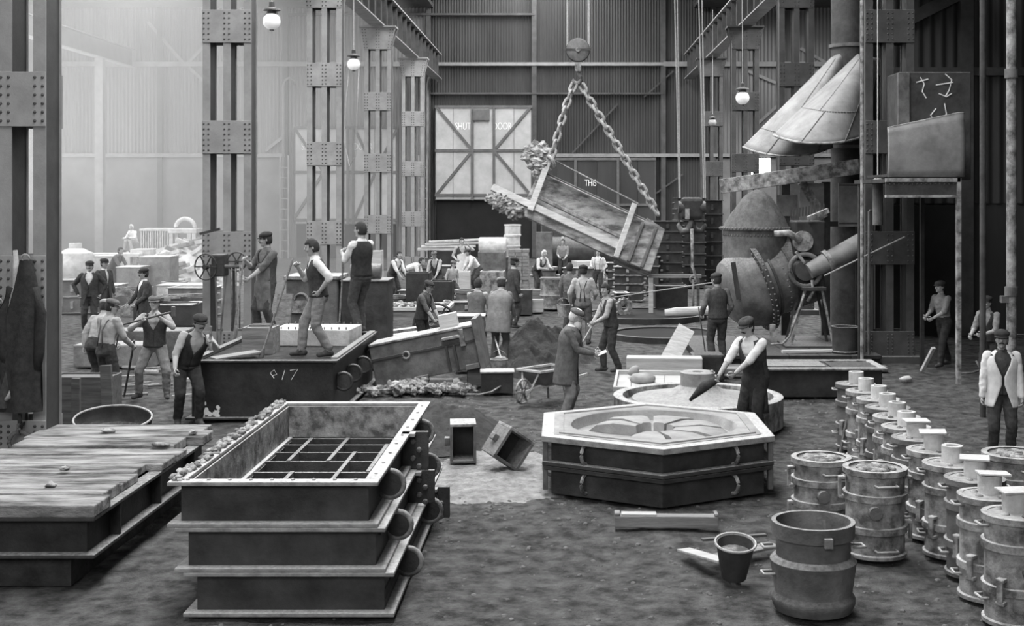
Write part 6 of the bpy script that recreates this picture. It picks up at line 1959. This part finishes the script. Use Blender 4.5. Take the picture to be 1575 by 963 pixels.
p = person('tall man from behind in dark clothes standing by the converter with a rod', G(1104, 25.2), -165, 1.86, shirt='cloth_mid', vest='cloth_dark', legs='cloth_dark', cap='cloth_dark', hl=(.24, -.2, .95), hr=(-.24, -.15, .92), rolled=False, head=(0, 25), curl=(70, 50), lean=4)
rod('puddling_rod', 'thin iron rod held by the tall man by the converter', 'rod', p['hl'] + Vector((-.06, -.05, .2)), gp(1087, 558) + Vector((0, 0, .02)), .014, 'iron_grey', 'rammer')
person('man in cap and dark waistcoat bending towards the tilted box', G(648, 26.0), 70, 1.68, lean=12, shirt='cloth_mid', vest='cloth_dark', legs='cloth_black', cap='cloth_dark', head=(20, 0), hl=(.12, -.36, .9), hr=(-.12, -.36, .88))
person('man in cap and dark jacket standing behind the stooping pale-backed man', G(790, 32.4), 115, 1.82, jacket='cloth_dark', shirt='cloth_white', legs='cloth_dark', cap='cloth_black', head=(5, 0), mous='hair_dark')
person('stooping man with broad pale shirted back and dark trousers by the sand heap', G(768, 25.6), 160, 1.78, pelvis=(0, .05, .92), lean=17, shirt='cloth_pale', jacket='cloth_grey', jlen=-.3, legs='cloth_mid', cap='cloth_grey', head=(15, 30), hl=(.2, -.4, .9), hr=(-.18, -.4, .85), rolled=False, fat=1.2)
p = person('man from behind with patched pale shirt beside the stooping one', G(733, 26.6), 165, 1.7, pelvis=(0, .05, .9), lean=14, shirt='cloth_pale', legs='cloth_dark', cap=None, vest='cloth_mid', hl=(.2, -.4, .85), hr=(-.2, -.35, .9))
rod('shovel', 'slim shovel handle running down into the small pail', 'shovel', at(757, 505, 26.0), at(772, 556, 24.6), .016, 'wood_pale', 'shovel')
# far end
person('man with white sleeves and dark waistcoat bending over castings by the far column', G(606, 40), 55, 1.74, pelvis=(0, .08, .9), lean=28, vest='cloth_dark', cap=None, hl=(.12, -.45, .8), hr=(-.12, -.45, .78))
person('man in white shirt doubled over behind the tall dark block', G(632, 43), 80, 1.74, pelvis=(0, .2, .88), lean=72, shirt='cloth_white', vest=None, cap=None, hl=(.15, -.5, .6), hr=(-.15, -.5, .6), rolled=False)
person('man in waistcoat and cap crouching over the dark crate', G(671, 41), -20, 1.72, pelvis=(0, .1, .85), lean=22, vest='cloth_dark', shirt='cloth_pale', cap='cloth_mid', head=(15, 0), hl=(.15, -.35, .8), hr=(-.2, -.3, .8))
person('boy in pale shirt sitting low beside the flat pale box', G(697, 40), 40, 1.5, shirt='cloth_pale', pelvis=(0, .1, .75), lean=10, cap='cloth_mid')
person('man in long pale apron with one arm raised to his face', G(710, 46), 20, 1.86, shirt='cloth_pale', vest='cloth_dark', apron='cloth_white', legs='cloth_mid', cap=None, hl=(.15, -.25, 1.5), hr=(-.22, -.15, 1.0))
person('man in white shirt bending down beside the one in the pale apron', G(731, 44), -60, 1.74, pelvis=(0, .12, .88), lean=42, shirt='cloth_white', cap='cloth_dark', hl=(.14, -.5, .62), hr=(-.14, -.5, .6))
person('man in white sleeves bending over the pale drum lid', G(829, 42.5), 45, 1.74, pelvis=(0, .12, .88), lean=38, vest='cloth_dark', cap=None, hair='hair_white', hl=(.14, -.5, .95), hr=(-.14, -.45, .95))
person('bareheaded man in grey shirt standing under the hanging mould', G(866, 50), -10, 1.68, shirt='cloth_grey', legs='cloth_dark', cap=None, hl=(.12, -.25, .95), hr=(-.12, -.25, 1.0))
person('young man in white shirt and dark braces under the square end of the mould', G(920, 42), -15, 1.62, shirt='cloth_white', braces='cloth_black', legs='cloth_dark', cap=None, hl=(.25, -.2, 1.0), hr=(-.15, -.25, 1.1))
person('white-shirted man seated working at the back of the hazy stores', G(205, 54.5, .95), -25, 1.7, shirt='cloth_white', cap=None, hair='hair_white', pelvis=(0, .1, .45), lean=20, fl=(.2, -.3, .08), fr=(-.2, -.3, .08), hl=(.15, -.4, .65), hr=(-.2, -.4, .6), legs='cloth_pale', rolled=False)
# right edge
person('man with moustache in pale open jacket and dark cap by the standpipe', G(1541, 16.2), -12, 1.69, shirt='cloth_dark', jacket='cloth_white', jopen=1.1, jlen=-.2, legs='cloth_dark', cap='cloth_black', mous='hair_dark', vest='cloth_black', hl=(.24, -.08, .84), hr=(-.26, -.06, .84), head=(0, -8), skin='skin_dirty')
person('shadowy man in pale shirt walking in the dark doorway behind the post', G(1452, 25.2), -60, 1.72, shirt='cloth_grey', legs='cloth_black', cap='cloth_dark', lean=10, fl=(.1, -.2, .08), fr=(-.1, .22, .08), hl=(.1, -.4, 1.0), hr=(-.2, -.3, 1.0))
person('shadowy figure in pale sleeve at work beside the standpipe', G(1524, 22.2), -50, 1.66, shirt='cloth_grey', vest='cloth_black', legs='cloth_black', cap='cloth_black', lean=12, hl=(.1, -.4, 1.05), hr=(-.2, -.35, 1.0))
# ================================================================ dusty haze hanging in the hazy aisle
hz = bpy.data.materials.new('aisle_haze')
hz.use_nodes = True
nt = hz.node_tree
nt.nodes.clear()
vo = nt.nodes.new('ShaderNodeVolumeScatter')
vo.inputs['Color'].default_value = (.95, .95, .95, 1)
vo.inputs['Density'].default_value = .015
mo = nt.nodes.new('ShaderNodeOutputMaterial')
nt.links.new(vo.outputs[0], mo.inputs['Volume'])
MATS['aisle_haze'] = hz
tag(MB().bx(-28.2, -7.75, 31, 67.6, .02, 13.1).build('dust_haze', 'aisle_haze', kind='stuff'), 'bright dusty haze filling the hazy aisle', 'haze')
